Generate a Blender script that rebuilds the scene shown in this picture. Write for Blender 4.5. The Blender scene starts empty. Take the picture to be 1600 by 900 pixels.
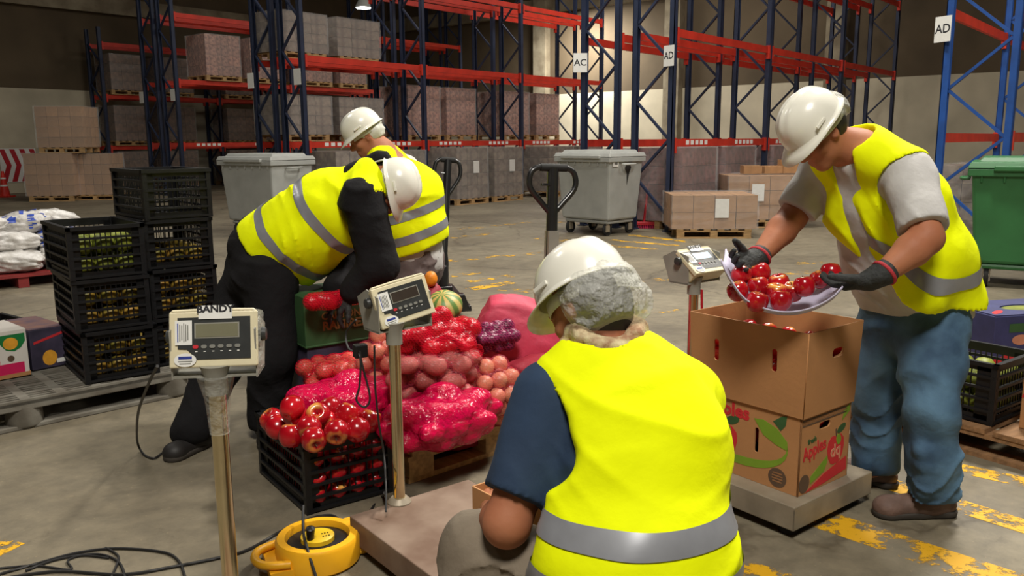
import bpy, bmesh, math, random
import numpy as np
from mathutils import Vector, Matrix
random.seed(7)
SC = bpy.context.scene
COL = SC.collection
R = math.radians
# ---------------------------------------------------------------- camera
FPX, TH, RO = 1300.0, R(10.03), R(0.4)
CAM = Vector((0, 0, 1.45))
FW = Vector((0, math.cos(TH), -math.sin(TH)))
_u = Vector((0, math.sin(TH), math.cos(TH)))
RT = (Vector((1, 0, 0)) * math.cos(RO) - _u * math.sin(RO)).normalized()
UP = RT.cross(FW)
cd = bpy.data.cameras.new('camera')
cd.sensor_width = 36.0
cd.lens = 36.0 * FPX / 1600
cd.clip_end = 200
cam = bpy.data.objects.new('camera', cd)
cam.matrix_world = Matrix.Translation(CAM) @ Matrix((RT, UP, -FW)).transposed().to_4x4()
COL.objects.link(cam)
SC.camera = cam
def W(px, py, zc):      # world point seen at a pixel of the 1600x900 photograph, zc metres along the view axis
    return CAM + zc * (FW + RT * ((px - 800) / FPX) + UP * ((450 - py) / FPX))
def G(px, py, z=0.0):   # world point at height z
    d = FW + RT * ((px - 800) / FPX) + UP * ((450 - py) / FPX)
    return CAM + d * ((z - CAM.z) / d.z)
# ---------------------------------------------------------------- world, lights, exposure
wd = bpy.data.worlds.new('world'); SC.world = wd; wd.use_nodes = True
wd.node_tree.nodes['Background'].inputs[0].default_value = (1.0, 0.93, 0.82, 1)
wd.node_tree.nodes['Background'].inputs[1].default_value = 0.02
SC.view_settings.view_transform = 'Standard'
SC.view_settings.look = 'None'
SC.view_settings.exposure = 0.0
SC.view_settings.gamma = 1.0
def area(name, loc, size, power, target=None, col=(1.0, 0.95, 0.86)):
    l = bpy.data.lights.new(name, 'AREA'); l.energy = power; l.size = size; l.color = col
    o = bpy.data.objects.new(name, l); o.location = loc
    d = (Vector(target) - Vector(loc)) if target is not None else Vector((0, 0, -1))
    o.rotation_euler = d.to_track_quat('-Z', 'Y').to_euler()
    COL.objects.link(o); return o
area('hall_light_key', (3.6, 6.2, 7.6), 1.0, 720, (0.0, 3.0, 0.5))
area('hall_light_front', (0.2, -1.2, 7.0), 1.6, 520, (0.4, 2.5, 0.6))
area('hall_light_left', (-7.0, 8.0, 8.4), 2.0, 190)
area('hall_light_mid', (1.5, 11.5, 8.6), 2.2, 520)
area('hall_light_right', (8.0, 11.0, 8.4), 2.0, 360)
area('hall_light_back', (-6.5, 18.0, 8.6), 2.5, 230)
area('hall_light_far', (3.5, 22.5, 8.6), 2.5, 430)
area('far_wall_light', (1.9, 28.7, 5.4), 1.2, 480, (3.0, 29.6, 1.4), (1.0, 0.97, 0.9))  # unseen source, added to brighten a patch of the far wall
# ---------------------------------------------------------------- materials
MATS = {}
def hexc(r, g, b):
    return tuple(((c / 255) / 12.92 if c / 255 <= 0.04045 else ((c / 255 + 0.055) / 1.055) ** 2.4) for c in (r, g, b))
def mat(name, col, rough=0.6, metal=0.0, var=0.25, scale=8.0, bump=0.0, bscale=40.0, col2=None, coat=0.0,
        alpha=1.0, emit=0.0, sheen=0.0, trans=0.0, rnd=0.0, spec=0.5, detail=4.0, stretch=None):
    if name in MATS: return MATS[name]
    m = bpy.data.materials.new(name); m.use_nodes = True; MATS[name] = m
    nt = m.node_tree; N = nt.nodes; L = nt.links; b = N['Principled BSDF']
    b.inputs['Roughness'].default_value = rough; b.inputs['Metallic'].default_value = metal
    b.inputs['Specular IOR Level'].default_value = spec
    b.inputs['Coat Weight'].default_value = coat
    b.inputs['Alpha'].default_value = alpha
    b.inputs['Sheen Weight'].default_value = sheen
    b.inputs['Transmission Weight'].default_value = trans
    c1 = (*col, 1); c2 = (*(col2 if col2 else tuple(c * (1 - var) for c in col)), 1)
    tc = N.new('ShaderNodeTexCoord'); mp = N.new('ShaderNodeMapping')
    L.new(tc.outputs['Object'], mp.inputs['Vector'])
    if stretch: mp.inputs['Scale'].default_value = stretch
    nz = N.new('ShaderNodeTexNoise'); nz.inputs['Scale'].default_value = scale; nz.inputs['Detail'].default_value = detail
    L.new(mp.outputs['Vector'], nz.inputs['Vector'])
    rp = N.new('ShaderNodeValToRGB'); rp.color_ramp.elements[0].position = 0.36; rp.color_ramp.elements[1].position = 0.66
    rp.color_ramp.elements[0].color = c2; rp.color_ramp.elements[1].color = c1
    L.new(nz.outputs['Fac'], rp.inputs['Fac'])
    out = rp.outputs['Color']
    if rnd > 0:
        oi = N.new('ShaderNodeObjectInfo'); hv = N.new('ShaderNodeHueSaturation'); mr = N.new('ShaderNodeMapRange')
        mr.inputs['To Min'].default_value = 1 - rnd; mr.inputs['To Max'].default_value = 1 + rnd
        L.new(oi.outputs['Random'], mr.inputs['Value']); L.new(mr.outputs['Result'], hv.inputs['Value'])
        L.new(out, hv.inputs['Color']); out = hv.outputs['Color']
    L.new(out, b.inputs['Base Color'])
    if emit > 0:
        L.new(out, b.inputs['Emission Color']); b.inputs['Emission Strength'].default_value = emit
    if bump > 0:
        n2 = N.new('ShaderNodeTexNoise'); n2.inputs['Scale'].default_value = bscale; n2.inputs['Detail'].default_value = 5
        L.new(mp.outputs['Vector'], n2.inputs['Vector'])
        bp = N.new('ShaderNodeBump'); bp.inputs['Strength'].default_value = bump; bp.inputs['Distance'].default_value = 0.02
        L.new(n2.outputs['Fac'], bp.inputs['Height']); L.new(bp.outputs['Normal'], b.inputs['Normal'])
    return m
M = lambda n: MATS[n]
mat('rack_navy', hexc(40, 50, 76), 0.5, var=0.3, scale=3)
mat('rack_blue', hexc(32, 84, 165), 0.45, var=0.25, scale=5)
mat('rack_red', hexc(205, 52, 34), 0.5, var=0.25, scale=3)
mat('rack_orange', hexc(236, 72, 44), 0.5, var=0.2, scale=3)
mat('paper', hexc(232, 232, 228), 0.7, var=0.06, scale=20)
mat('ink', hexc(34, 34, 40), 0.6)
mat('ink_blue', hexc(40, 60, 150), 0.6)
mat('carton', hexc(176, 134, 92), 0.75, var=0.2, scale=6, rnd=0.12)
mat('carton_dark', hexc(128, 94, 70), 0.7, scale=9, col2=hexc(84, 60, 46), rnd=0.2)
mat('carton_pink', hexc(184, 130, 108), 0.6, scale=14, col2=hexc(110, 66, 54), rnd=0.2)
mat('carton_grey', hexc(140, 124, 108), 0.5, scale=6, col2=hexc(98, 82, 70), rnd=0.22)
mat('carton_maroon', hexc(132, 84, 80), 0.5, scale=10, col2=hexc(84, 54, 50), rnd=0.2)
mat('pallet_wood', hexc(196, 158, 108), 0.8, var=0.35, scale=7, bump=0.15, bscale=30, rnd=0.1, stretch=(1, 6, 6))
mat('pallet_dirty', hexc(150, 112, 76), 0.8, var=0.4, scale=7, bump=0.2, bscale=30, rnd=0.1, stretch=(1, 6, 6))
mat('wrap', (0.85, 0.85, 0.85), 0.14, alpha=0.18, var=0.05, bump=0.7, bscale=4, stretch=(1, 1, 3))
mat('grey_plastic', hexc(168, 170, 166), 0.5, var=0.15, scale=4, bump=0.04)
mat('grey_dirty', hexc(120, 116, 106), 0.85, var=0.3, scale=7, bump=0.1, col2=hexc(92, 86, 76))
mat('green_plastic', hexc(52, 116, 66), 0.45, var=0.2, scale=4)
mat('black_plastic', hexc(24, 24, 26), 0.42, var=0.3, scale=10, spec=0.35)
mat('black_metal', hexc(30, 30, 32), 0.35, var=0.3, scale=8, coat=0.3)
mat('rubber', hexc(30, 29, 28), 0.8)
mat('cable', hexc(34, 33, 33), 0.55)
mat('steel', hexc(176, 170, 156), 0.32, metal=0.9, var=0.25, scale=9, bump=0.03)
mat('steel_dull', hexc(166, 154, 134), 0.5, metal=0.25, var=0.35, scale=7)
mat('rust_plate', hexc(140, 120, 104), 0.7, metal=0.15, var=0.3, scale=5, col2=hexc(108, 84, 68))
mat('chrome', hexc(214, 200, 166), 0.2, metal=1.0, var=0.15, scale=12)
mat('cream', hexc(226, 216, 182), 0.45, var=0.12, scale=10)
mat('bracket_grey', hexc(150, 148, 138), 0.5, var=0.2)
mat('panel_dark', hexc(58, 60, 60), 0.35, var=0.2, scale=20)
mat('lcd', hexc(124, 122, 100), 0.25, var=0.08)
mat('lcd_dark', hexc(66, 58, 52), 0.25, var=0.2)
mat('lcd_lit', hexc(190, 222, 245), 0.3, var=0.05, emit=0.85)
mat('btn_red', hexc(215, 50, 62), 0.5); mat('btn_grey', hexc(132, 132, 126), 0.5)
mat('cardboard', hexc(184, 132, 84), 0.8, var=0.1, scale=5, bump=0.05, bscale=60)
mat('cardboard_in', hexc(158, 112, 72), 0.85, var=0.15, scale=5)
mat('print_red', hexc(206, 44, 50), 0.7, var=0.1); mat('print_green', hexc(124, 160, 40), 0.7, var=0.1)
mat('print_dkgreen', hexc(56, 96, 52), 0.7); mat('print_brown', hexc(98, 76, 58), 0.75)
mat('print_tan', hexc(222, 150, 120), 0.75)
mat('white_box', hexc(222, 216, 208), 0.6, var=0.06); mat('box_green', hexc(22, 122, 60), 0.6, var=0.1)
mat('box_pink', hexc(214, 28, 92), 0.6, var=0.1); mat('box_orange', hexc(238, 170, 50), 0.6, var=0.2, scale=20)
mat('box_purple', hexc(70, 62, 84), 0.6, var=0.4, scale=9, col2=hexc(48, 44, 62))
mat('box_purple_top', hexc(138, 98, 84), 0.6, scale=9, col2=hexc(96, 76, 92))
mat('box_blue', hexc(58, 62, 112), 0.6, var=0.35, scale=7)
mat('box_mulberry', hexc(126, 44, 58), 0.6)
mat('box_moss', hexc(52, 90, 48), 0.7, var=0.25, scale=6)
mat('moss_text', hexc(146, 116, 60), 0.75)
mat('white_bag', hexc(232, 230, 228), 0.32, var=0.14, scale=9, bump=0.9, bscale=13, col2=hexc(186, 182, 176))
mat('bag_print', hexc(52, 84, 190), 0.4, var=0.3, scale=14)
mat('red_platform', hexc(140, 40, 38), 0.6, var=0.3)
mat('cone_orange', hexc(225, 50, 36), 0.5); mat('red_plastic', hexc(190, 30, 44), 0.45)
mat('reel_yellow', hexc(246, 180, 30), 0.4, var=0.12)
mat('yellow_disc', hexc(246, 204, 40), 0.4, var=0.1)
mat('lamp_on', (1, 0.98, 0.94), emit=30.0, var=0.0)
mat('hard_hat', hexc(236, 234, 222), 0.25, var=0.05, scale=5, coat=0.35)
mat('hat_inner', hexc(208, 204, 186), 0.5, var=0.2)
mat('hat_strap', hexc(206, 206, 196), 0.6, var=0.2, scale=30)
mat('hair', hexc(34, 28, 26), 0.6, var=0.3, scale=60)
mat('vest', (0.90, 1.0, 0.0), 0.8, var=0.06, scale=5, bump=0.3, bscale=9, spec=0.15)
mat('tape', hexc(150, 152, 158), 0.35, metal=0.25, var=0.15, scale=12)
mat('navy_shirt', hexc(34, 56, 84), 0.85, var=0.2, scale=7, bump=0.2, bscale=14)
mat('grey_shirt', hexc(192, 190, 188), 0.85, var=0.12, scale=7, bump=0.3, bscale=14)
mat('black_cloth', hexc(27, 26, 28), 0.9, var=0.25, scale=7, bump=0.4, bscale=20, spec=0.2)
mat('khaki', hexc(122, 110, 94), 0.85, var=0.2, scale=8, bump=0.3, bscale=18)
mat('taupe', hexc(98, 84, 82), 0.8, var=0.25, scale=8, bump=0.3, bscale=18)
mat('denim', hexc(92, 128, 156), 0.85, scale=4, col2=hexc(48, 74, 100), bump=0.3, bscale=22)
mat('boot', hexc(112, 88, 78), 0.7, var=0.3, scale=14, bump=0.2); mat('sole', hexc(64, 58, 52), 0.8)
mat('boot_black', hexc(36, 33, 32), 0.6, var=0.3, scale=14)
mat('glove', hexc(44, 46, 46), 0.75, var=0.3, scale=30, bump=0.3, bscale=80)
mat('cuff', hexc(190, 50, 60), 0.8)
mat('scarf', hexc(214, 200, 160), 0.85, scale=34, col2=hexc(150, 112, 84), bump=0.5, bscale=30)
mat('tray', hexc(196, 190, 214), 0.7, var=0.12, scale=12, bump=0.1)
mat('squash_orange', hexc(235, 140, 30), 0.5, var=0.2)
mat('raffia', hexc(216, 66, 96), 0.6, var=0.25, scale=5, bump=0.4, bscale=12, rnd=0.05)
mat('raffia_dark', hexc(160, 28, 50), 0.6, var=0.3, scale=5, bump=0.4, bscale=12)
mat('potato', hexc(178, 104, 90), 0.7, var=0.3, scale=14, rnd=0.12)
mat('onion', hexc(226, 170, 128), 0.4, scale=6, col2=hexc(206, 120, 96), rnd=0.15)
mat('red_veg', hexc(206, 34, 34), 0.3, var=0.35, scale=8, rnd=0.15)
mat('dark_veg', hexc(88, 40, 66), 0.4, var=0.3, rnd=0.15)
mat('green_veg', hexc(156, 160, 62), 0.5, scale=9, col2=hexc(104, 116, 36), rnd=0.25)
mat('yellow_veg', hexc(196, 150, 62), 0.5, scale=9, col2=hexc(122, 118, 40), rnd=0.25)
def skin(name, col, col2):
    m = mat(name, col, 0.6, spec=0.3, scale=5, col2=col2, bump=0.05, bscale=70)
    m.node_tree.nodes['Principled BSDF'].inputs['Subsurface Weight'].default_value = 0.08
    m.node_tree.nodes['Principled BSDF'].inputs['Subsurface Radius'].default_value = (0.02, 0.008, 0.004)
    return m
skin('skin', hexc(176, 116, 84), hexc(158, 98, 70))
def film(name, col, dens, rough=0.3, wave=0.0, col2=None):   # net / thin plastic: coloured threads with see-through gaps
    m = bpy.data.materials.new(name); m.use_nodes = True; MATS[name] = m
    nt = m.node_tree; N = nt.nodes; L = nt.links; b = N['Principled BSDF']; o = N['Material Output']
    b.inputs['Base Color'].default_value = (*col, 1); b.inputs['Roughness'].default_value = rough
    tr = N.new('ShaderNodeBsdfTransparent'); mx = N.new('ShaderNodeMixShader')
    tc = N.new('ShaderNodeTexCoord')
    if wave > 0:
        w1 = N.new('ShaderNodeTexWave'); w1.inputs['Scale'].default_value = wave; w1.inputs['Distortion'].default_value = 2.0
        w1.bands_direction = 'DIAGONAL'
        w2 = N.new('ShaderNodeTexWave'); w2.inputs['Scale'].default_value = wave; w2.inputs['Distortion'].default_value = 2.0
        w2.bands_direction = 'Z'
        L.new(tc.outputs['Object'], w1.inputs['Vector']); L.new(tc.outputs['Object'], w2.inputs['Vector'])
        ma = N.new('ShaderNodeMath'); ma.operation = 'MAXIMUM'
        L.new(w1.outputs['Fac'], ma.inputs[0]); L.new(w2.outputs['Fac'], ma.inputs[1])
        mr = N.new('ShaderNodeMapRange'); mr.inputs['From Min'].default_value = 0.55; mr.inputs['From Max'].default_value = 0.95
        mr.inputs['To Min'].default_value = dens * 0.55; mr.inputs['To Max'].default_value = min(1, dens * 1.6)
        L.new(ma.outputs[0], mr.inputs['Value']); L.new(mr.outputs['Result'], mx.inputs['Fac'])
    else:
        mx.inputs['Fac'].default_value = dens
    nz = N.new('ShaderNodeTexNoise'); nz.inputs['Scale'].default_value = 26 if wave == 0 else 16; nz.inputs['Detail'].default_value = 3
    bp = N.new('ShaderNodeBump'); bp.inputs['Strength'].default_value = 0.8; bp.inputs['Distance'].default_value = 0.03
    L.new(tc.outputs['Object'], nz.inputs['Vector']); L.new(nz.outputs['Fac'], bp.inputs['Height']); L.new(bp.outputs['Normal'], b.inputs['Normal'])
    L.new(tr.outputs[0], mx.inputs[1]); L.new(b.outputs[0], mx.inputs[2]); L.new(mx.outputs[0], o.inputs['Surface'])
    return m
film('net_red', hexc(222, 20, 50), 0.45, 0.3, 34)
film('net_pink', hexc(206, 60, 84), 0.22, 0.35, 34)
film('net_magenta', hexc(224, 12, 80), 0.66, 0.14)
film('net_purple', hexc(150, 40, 90), 0.5, 0.35, 30)
film('hair_net', hexc(214, 214, 206), 0.42, 0.5)
film('cover_film', hexc(220, 220, 210), 0.22, 0.12)
def apple_mat():
    m = mat('apple', hexc(196, 22, 34), 0.2, scale=7, col2=hexc(150, 10, 24), coat=0.4, rnd=0.12)
    nt = m.node_tree; N = nt.nodes; L = nt.links; b = N['Principled BSDF']
    src = b.inputs['Base Color'].links[0].from_socket
    tc = N.new('ShaderNodeTexCoord'); sp = N.new('ShaderNodeSeparateXYZ'); L.new(tc.outputs['Object'], sp.inputs[0])
    nz = N.new('ShaderNodeTexNoise'); nz.inputs['Scale'].default_value = 18; mp = N.new('ShaderNodeMapping'); mp.inputs['Scale'].default_value = (1, 1, 0.12)
    oi = N.new('ShaderNodeObjectInfo'); nz.noise_dimensions = '4D'; L.new(oi.outputs['Random'], nz.inputs['W'])
    L.new(tc.outputs['Object'], mp.inputs[0]); L.new(mp.outputs[0], nz.inputs['Vector'])
    a1 = N.new('ShaderNodeMath'); a1.operation = 'MULTIPLY_ADD'; a1.inputs[1].default_value = 14.0; L.new(sp.outputs['Z'], a1.inputs[0]); L.new(nz.outputs['Fac'], a1.inputs[2])
    mr = N.new('ShaderNodeMapRange'); mr.inputs['From Min'].default_value = 0.95; mr.inputs['From Max'].default_value = 1.25
    L.new(a1.outputs[0], mr.inputs['Value'])
    mx = N.new('ShaderNodeMix'); mx.data_type = 'RGBA'
    L.new(mr.outputs['Result'], mx.inputs[0]); L.new(src, mx.inputs[6]); mx.inputs[7].default_value = (*hexc(232, 176, 84), 1)
    L.new(mx.outputs[2], b.inputs['Base Color'])
    return m
apple_mat()
def melon_mat():
    m = mat('squash_green', hexc(196, 186, 110), 0.45, scale=7, col2=hexc(206, 160, 84))
    nt = m.node_tree; N = nt.nodes; L = nt.links; b = N['Principled BSDF']
    src = b.inputs['Base Color'].links[0].from_socket
    tc = N.new('ShaderNodeTexCoord'); gr = N.new('ShaderNodeSeparateXYZ'); L.new(tc.outputs['Object'], gr.inputs[0])
    at = N.new('ShaderNodeMath'); at.operation = 'ARCTAN2'; L.new(gr.outputs['Y'], at.inputs[0]); L.new(gr.outputs['X'], at.inputs[1])
    sn = N.new('ShaderNodeMath'); sn.operation = 'MULTIPLY'; sn.inputs[1].default_value = 9; L.new(at.outputs[0], sn.inputs[0])
    s2 = N.new('ShaderNodeMath'); s2.operation = 'SINE'; L.new(sn.outputs[0], s2.inputs[0])
    mx = N.new('ShaderNodeMix'); mx.data_type = 'RGBA'; mr = N.new('ShaderNodeMapRange'); mr.inputs['From Min'].default_value = -0.4; mr.inputs['From Max'].default_value = 0.5
    L.new(s2.outputs[0], mr.inputs['Value']); L.new(mr.outputs['Result'], mx.inputs[0]); L.new(src, mx.inputs[6]); mx.inputs[7].default_value = (*hexc(96, 132, 62), 1)
    L.new(mx.outputs[2], b.inputs['Base Color'])
melon_mat()
# ---------------------------------------------------------------- mesh helpers
class MB:
    def __init__(s): s.v = []; s.f = []
    def add(s, vs, fs, X=None):
        o = len(s.v)
        s.v += [tuple(X @ Vector(p)) if X is not None else tuple(p) for p in vs]
        s.f += [tuple(i + o for i in f) for f in fs]; return s
    def box(s, c, d, X=None, taper=(1, 1)):
        x, y, z = d[0] / 2, d[1] / 2, d[2] / 2; c = Vector(c); tx, ty = taper
        vs = [c + Vector(p) for p in ((-x, -y, -z), (x, -y, -z), (x, y, -z), (-x, y, -z), (-x * tx, -y * ty, z), (x * tx, -y * ty, z), (x * tx, y * ty, z), (-x * tx, y * ty, z))]
        return s.add(vs, ((0, 3, 2, 1), (4, 5, 6, 7), (0, 1, 5, 4), (1, 2, 6, 5), (2, 3, 7, 6), (3, 0, 4, 7)), X)
    def bar(s, a, b, w, h, upv=(0, 0, 1)):
        a = Vector(a); b = Vector(b); d = (b - a); l = d.length; d.normalize(); u = Vector(upv)
        if abs(d.dot(u)) > 0.99: u = Vector((1, 0, 0))
        sd = d.cross(u).normalized(); u = sd.cross(d)
        X = Matrix.Translation((a + b) / 2) @ Matrix((d, sd, u)).transposed().to_4x4()
        return s.box((0, 0, 0), (l, w, h), X)
    def tube(s, pts, r, n=8, caps=True, closed=False):
        P = [Vector(p) for p in pts]; m = len(P); rr = r if isinstance(r, (list, tuple)) else [r] * m
        vs = []; prev = None
        for i, p in enumerate(P):
            if closed: t = (P[(i + 1) % m] - P[i - 1]).normalized()
            else: t = (P[min(i + 1, m - 1)] - P[max(i - 1, 0)]).normalized()
            if prev is None:
                a = Vector((0, 0, 1)) if abs(t.z) < 0.9 else Vector((1, 0, 0)); nn = t.cross(a).normalized()
            else: nn = (prev - t * prev.dot(t)).normalized()
            prev = nn; bb = t.cross(nn)
            vs += [p + (nn * math.cos(2 * math.pi * k / n) + bb * math.sin(2 * math.pi * k / n)) * rr[i] for k in range(n)]
        fs = []
        for i in range(m if closed else m - 1):
            j = (i + 1) % m
            fs += [(i * n + k, i * n + (k + 1) % n, j * n + (k + 1) % n, j * n + k) for k in range(n)]
        if caps and not closed: fs += [tuple(reversed(range(n))), tuple((m - 1) * n + k for k in range(n))]
        return s.add(vs, fs)
    def lathe(s, prof, n=24, X=None):
        vs = [(r * math.cos(2 * math.pi * k / n), r * math.sin(2 * math.pi * k / n), z) for r, z in prof for k in range(n)]
        fs = [(i * n + k, i * n + (k + 1) % n, (i + 1) * n + (k + 1) % n, (i + 1) * n + k) for i in range(len(prof) - 1) for k in range(n)]
        fs += [tuple(reversed(range(n))), tuple((len(prof) - 1) * n + k for k in range(n))]
        return s.add(vs, fs, X)
    def prism(s, poly, y0, y1, X=None):    # outline in XZ, extruded along Y
        n = len(poly); vs = [(x, y0, z) for x, z in poly] + [(x, y1, z) for x, z in poly]
        return s.add(vs, [tuple(range(n)), tuple(reversed(range(n, 2 * n)))] + [(k, k + n, (k + 1) % n + n, (k + 1) % n) for k in range(n)], X)
    def mesh(s, name, m=None, smooth=None):
        me = bpy.data.meshes.new(name); me.from_pydata(s.v, [], s.f)
        bm = bmesh.new(); bm.from_mesh(me); bmesh.ops.recalc_face_normals(bm, faces=bm.faces); bm.to_mesh(me); bm.free()
        if m: me.materials.append(M(m))
        if smooth is not None:
            me.shade_smooth(); me.set_sharp_from_angle(angle=R(smooth))
        return me
    def build(s, name, m, parent=None, smooth=None, bevel=0, X=None):
        return obj(name, s.mesh(name, m, smooth), parent, bevel, X)
def obj(name, me, parent=None, bevel=0, X=None):
    o = bpy.data.objects.new(name, me); COL.objects.link(o)
    if parent is not None: o.parent = parent
    if X is not None: o.matrix_local = X
    if bevel:
        b = o.modifiers.new('bevel', 'BEVEL'); b.width = bevel; b.segments = 2; b.limit_method = 'ANGLE'; b.angle_limit = R(40)
    return o
def tag(o, label, cat, group=None, kind=None):
    if label: o['label'] = label
    if cat: o['category'] = cat
    if group: o['group'] = group
    if kind: o['kind'] = kind
    return o
def thing(name, label, cat, loc=(0, 0, 0), rz=0.0, group=None):
    o = bpy.data.objects.new(name, None); COL.objects.link(o); o.empty_display_size = 0.1
    o.location = loc; o.rotation_euler = (0, 0, rz)
    return tag(o, label, cat, group)
def structure(o): o['kind'] = 'structure'; return o
def copy_tree(o, loc=None, rz=None, label=None, parent=None):
    c = o.copy(); COL.objects.link(c)
    if parent is not None: c.parent = parent
    for ch in list(o.children): copy_tree(ch, parent=c)
    if loc is not None: c.location = loc
    if rz is not None: c.rotation_euler = (0, 0, rz)
    if label: c['label'] = label
    return c
def TRS(loc, rz=0, rx=0, ry=0, s=(1, 1, 1)):
    return Matrix.Translation(loc) @ Matrix.Rotation(rz, 4, 'Z') @ Matrix.Rotation(rx, 4, 'X') @ Matrix.Rotation(ry, 4, 'Y') @ Matrix.Diagonal((*s, 1))
def text(body, size, m, parent, X, name='lettering', depth=0.0006, shear=0.0, align='CENTER', bold=0.0, sx=1.0):
    c = bpy.data.curves.new(name, 'FONT'); c.body = body; c.size = size; c.align_x = align; c.align_y = 'CENTER'
    c.extrude = depth; c.shear = shear; c.offset = bold; c.resolution_u = 3
    t = bpy.data.objects.new(name, c); COL.objects.link(t)
    bpy.context.view_layer.update()
    me = bpy.data.meshes.new_from_object(t.evaluated_get(bpy.context.evaluated_depsgraph_get()))
    bpy.data.objects.remove(t)
    me.materials.clear(); me.materials.append(M(m)); me.name = name
    return obj(name, me, parent, X=X @ Matrix.Diagonal((sx, 1, 1, 1)))
def flat(loops, m, parent, X, name, thick=0.0008):     # flat shape in local XY from closed outlines; inner ones become holes
    c = bpy.data.curves.new(name, 'CURVE'); c.dimensions = '2D'; c.fill_mode = 'BOTH'; c.extrude = thick / 2
    for lp in loops:
        sp = c.splines.new('POLY'); sp.points.add(len(lp) - 1)
        for p, (x, y) in zip(sp.points, lp): p.co = (x, y, 0, 1)
        sp.use_cyclic_u = True
    t = bpy.data.objects.new(name, c); COL.objects.link(t)
    bpy.context.view_layer.update()
    me = bpy.data.meshes.new_from_object(t.evaluated_get(bpy.context.evaluated_depsgraph_get()))
    bpy.data.objects.remove(t)
    me.materials.clear(); me.materials.append(M(m)); me.name = name
    return obj(name, me, parent, X=X)
def rect(w, h, cx=0, cy=0): return [(cx - w / 2, cy - h / 2), (cx + w / 2, cy - h / 2), (cx + w / 2, cy + h / 2), (cx - w / 2, cy + h / 2)]
def ell(rx, ry, cx=0, cy=0, n=20, rot=0):
    return [(cx + rx * math.cos(a) * math.cos(rot) - ry * math.sin(a) * math.sin(rot), cy + rx * math.cos(a) * math.sin(rot) + ry * math.sin(a) * math.cos(rot)) for a in [2 * math.pi * k / n for k in range(n)]]
def slot(w, h, cx=0, cy=0, n=6):
    r = min(w, h) / 2; pts = []
    for k in range(4 * n):
        a = 2 * math.pi * (k + 0.5) / (4 * n)
        pts.append((cx + (w / 2 - r) * (1 if math.cos(a) > 0 else -1) + r * math.cos(a), cy + (h / 2 - r) * (1 if math.sin(a) > 0 else -1) + r * math.sin(a)))
    return pts
def frame(o, right, up):    # matrix whose X = right, Y = up, Z = outward normal
    r = Vector(right).normalized(); n = r.cross(Vector(up)).normalized(); u = n.cross(r)
    return Matrix.Translation(o) @ Matrix((r, u, n)).transposed().to_4x4()
def spline(pts, n=8):
    P = [Vector(p) for p in pts]; out = []
    for i in range(len(P) - 1):
        a = P[max(i - 1, 0)]; b = P[i]; c = P[i + 1]; d = P[min(i + 2, len(P) - 1)]
        for k in range(n):
            t = k / n
            out.append(0.5 * ((2 * b) + (c - a) * t + (2 * a - 5 * b + 4 * c - d) * t * t + (3 * b - a - 3 * c + d) * t ** 3))
    out.append(P[-1]); return out
A50 = R(50)
def UV(u, v, z=0): return Vector((math.cos(A50) * u - math.sin(A50) * v, math.sin(A50) * u + math.cos(A50) * v, z))
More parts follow.
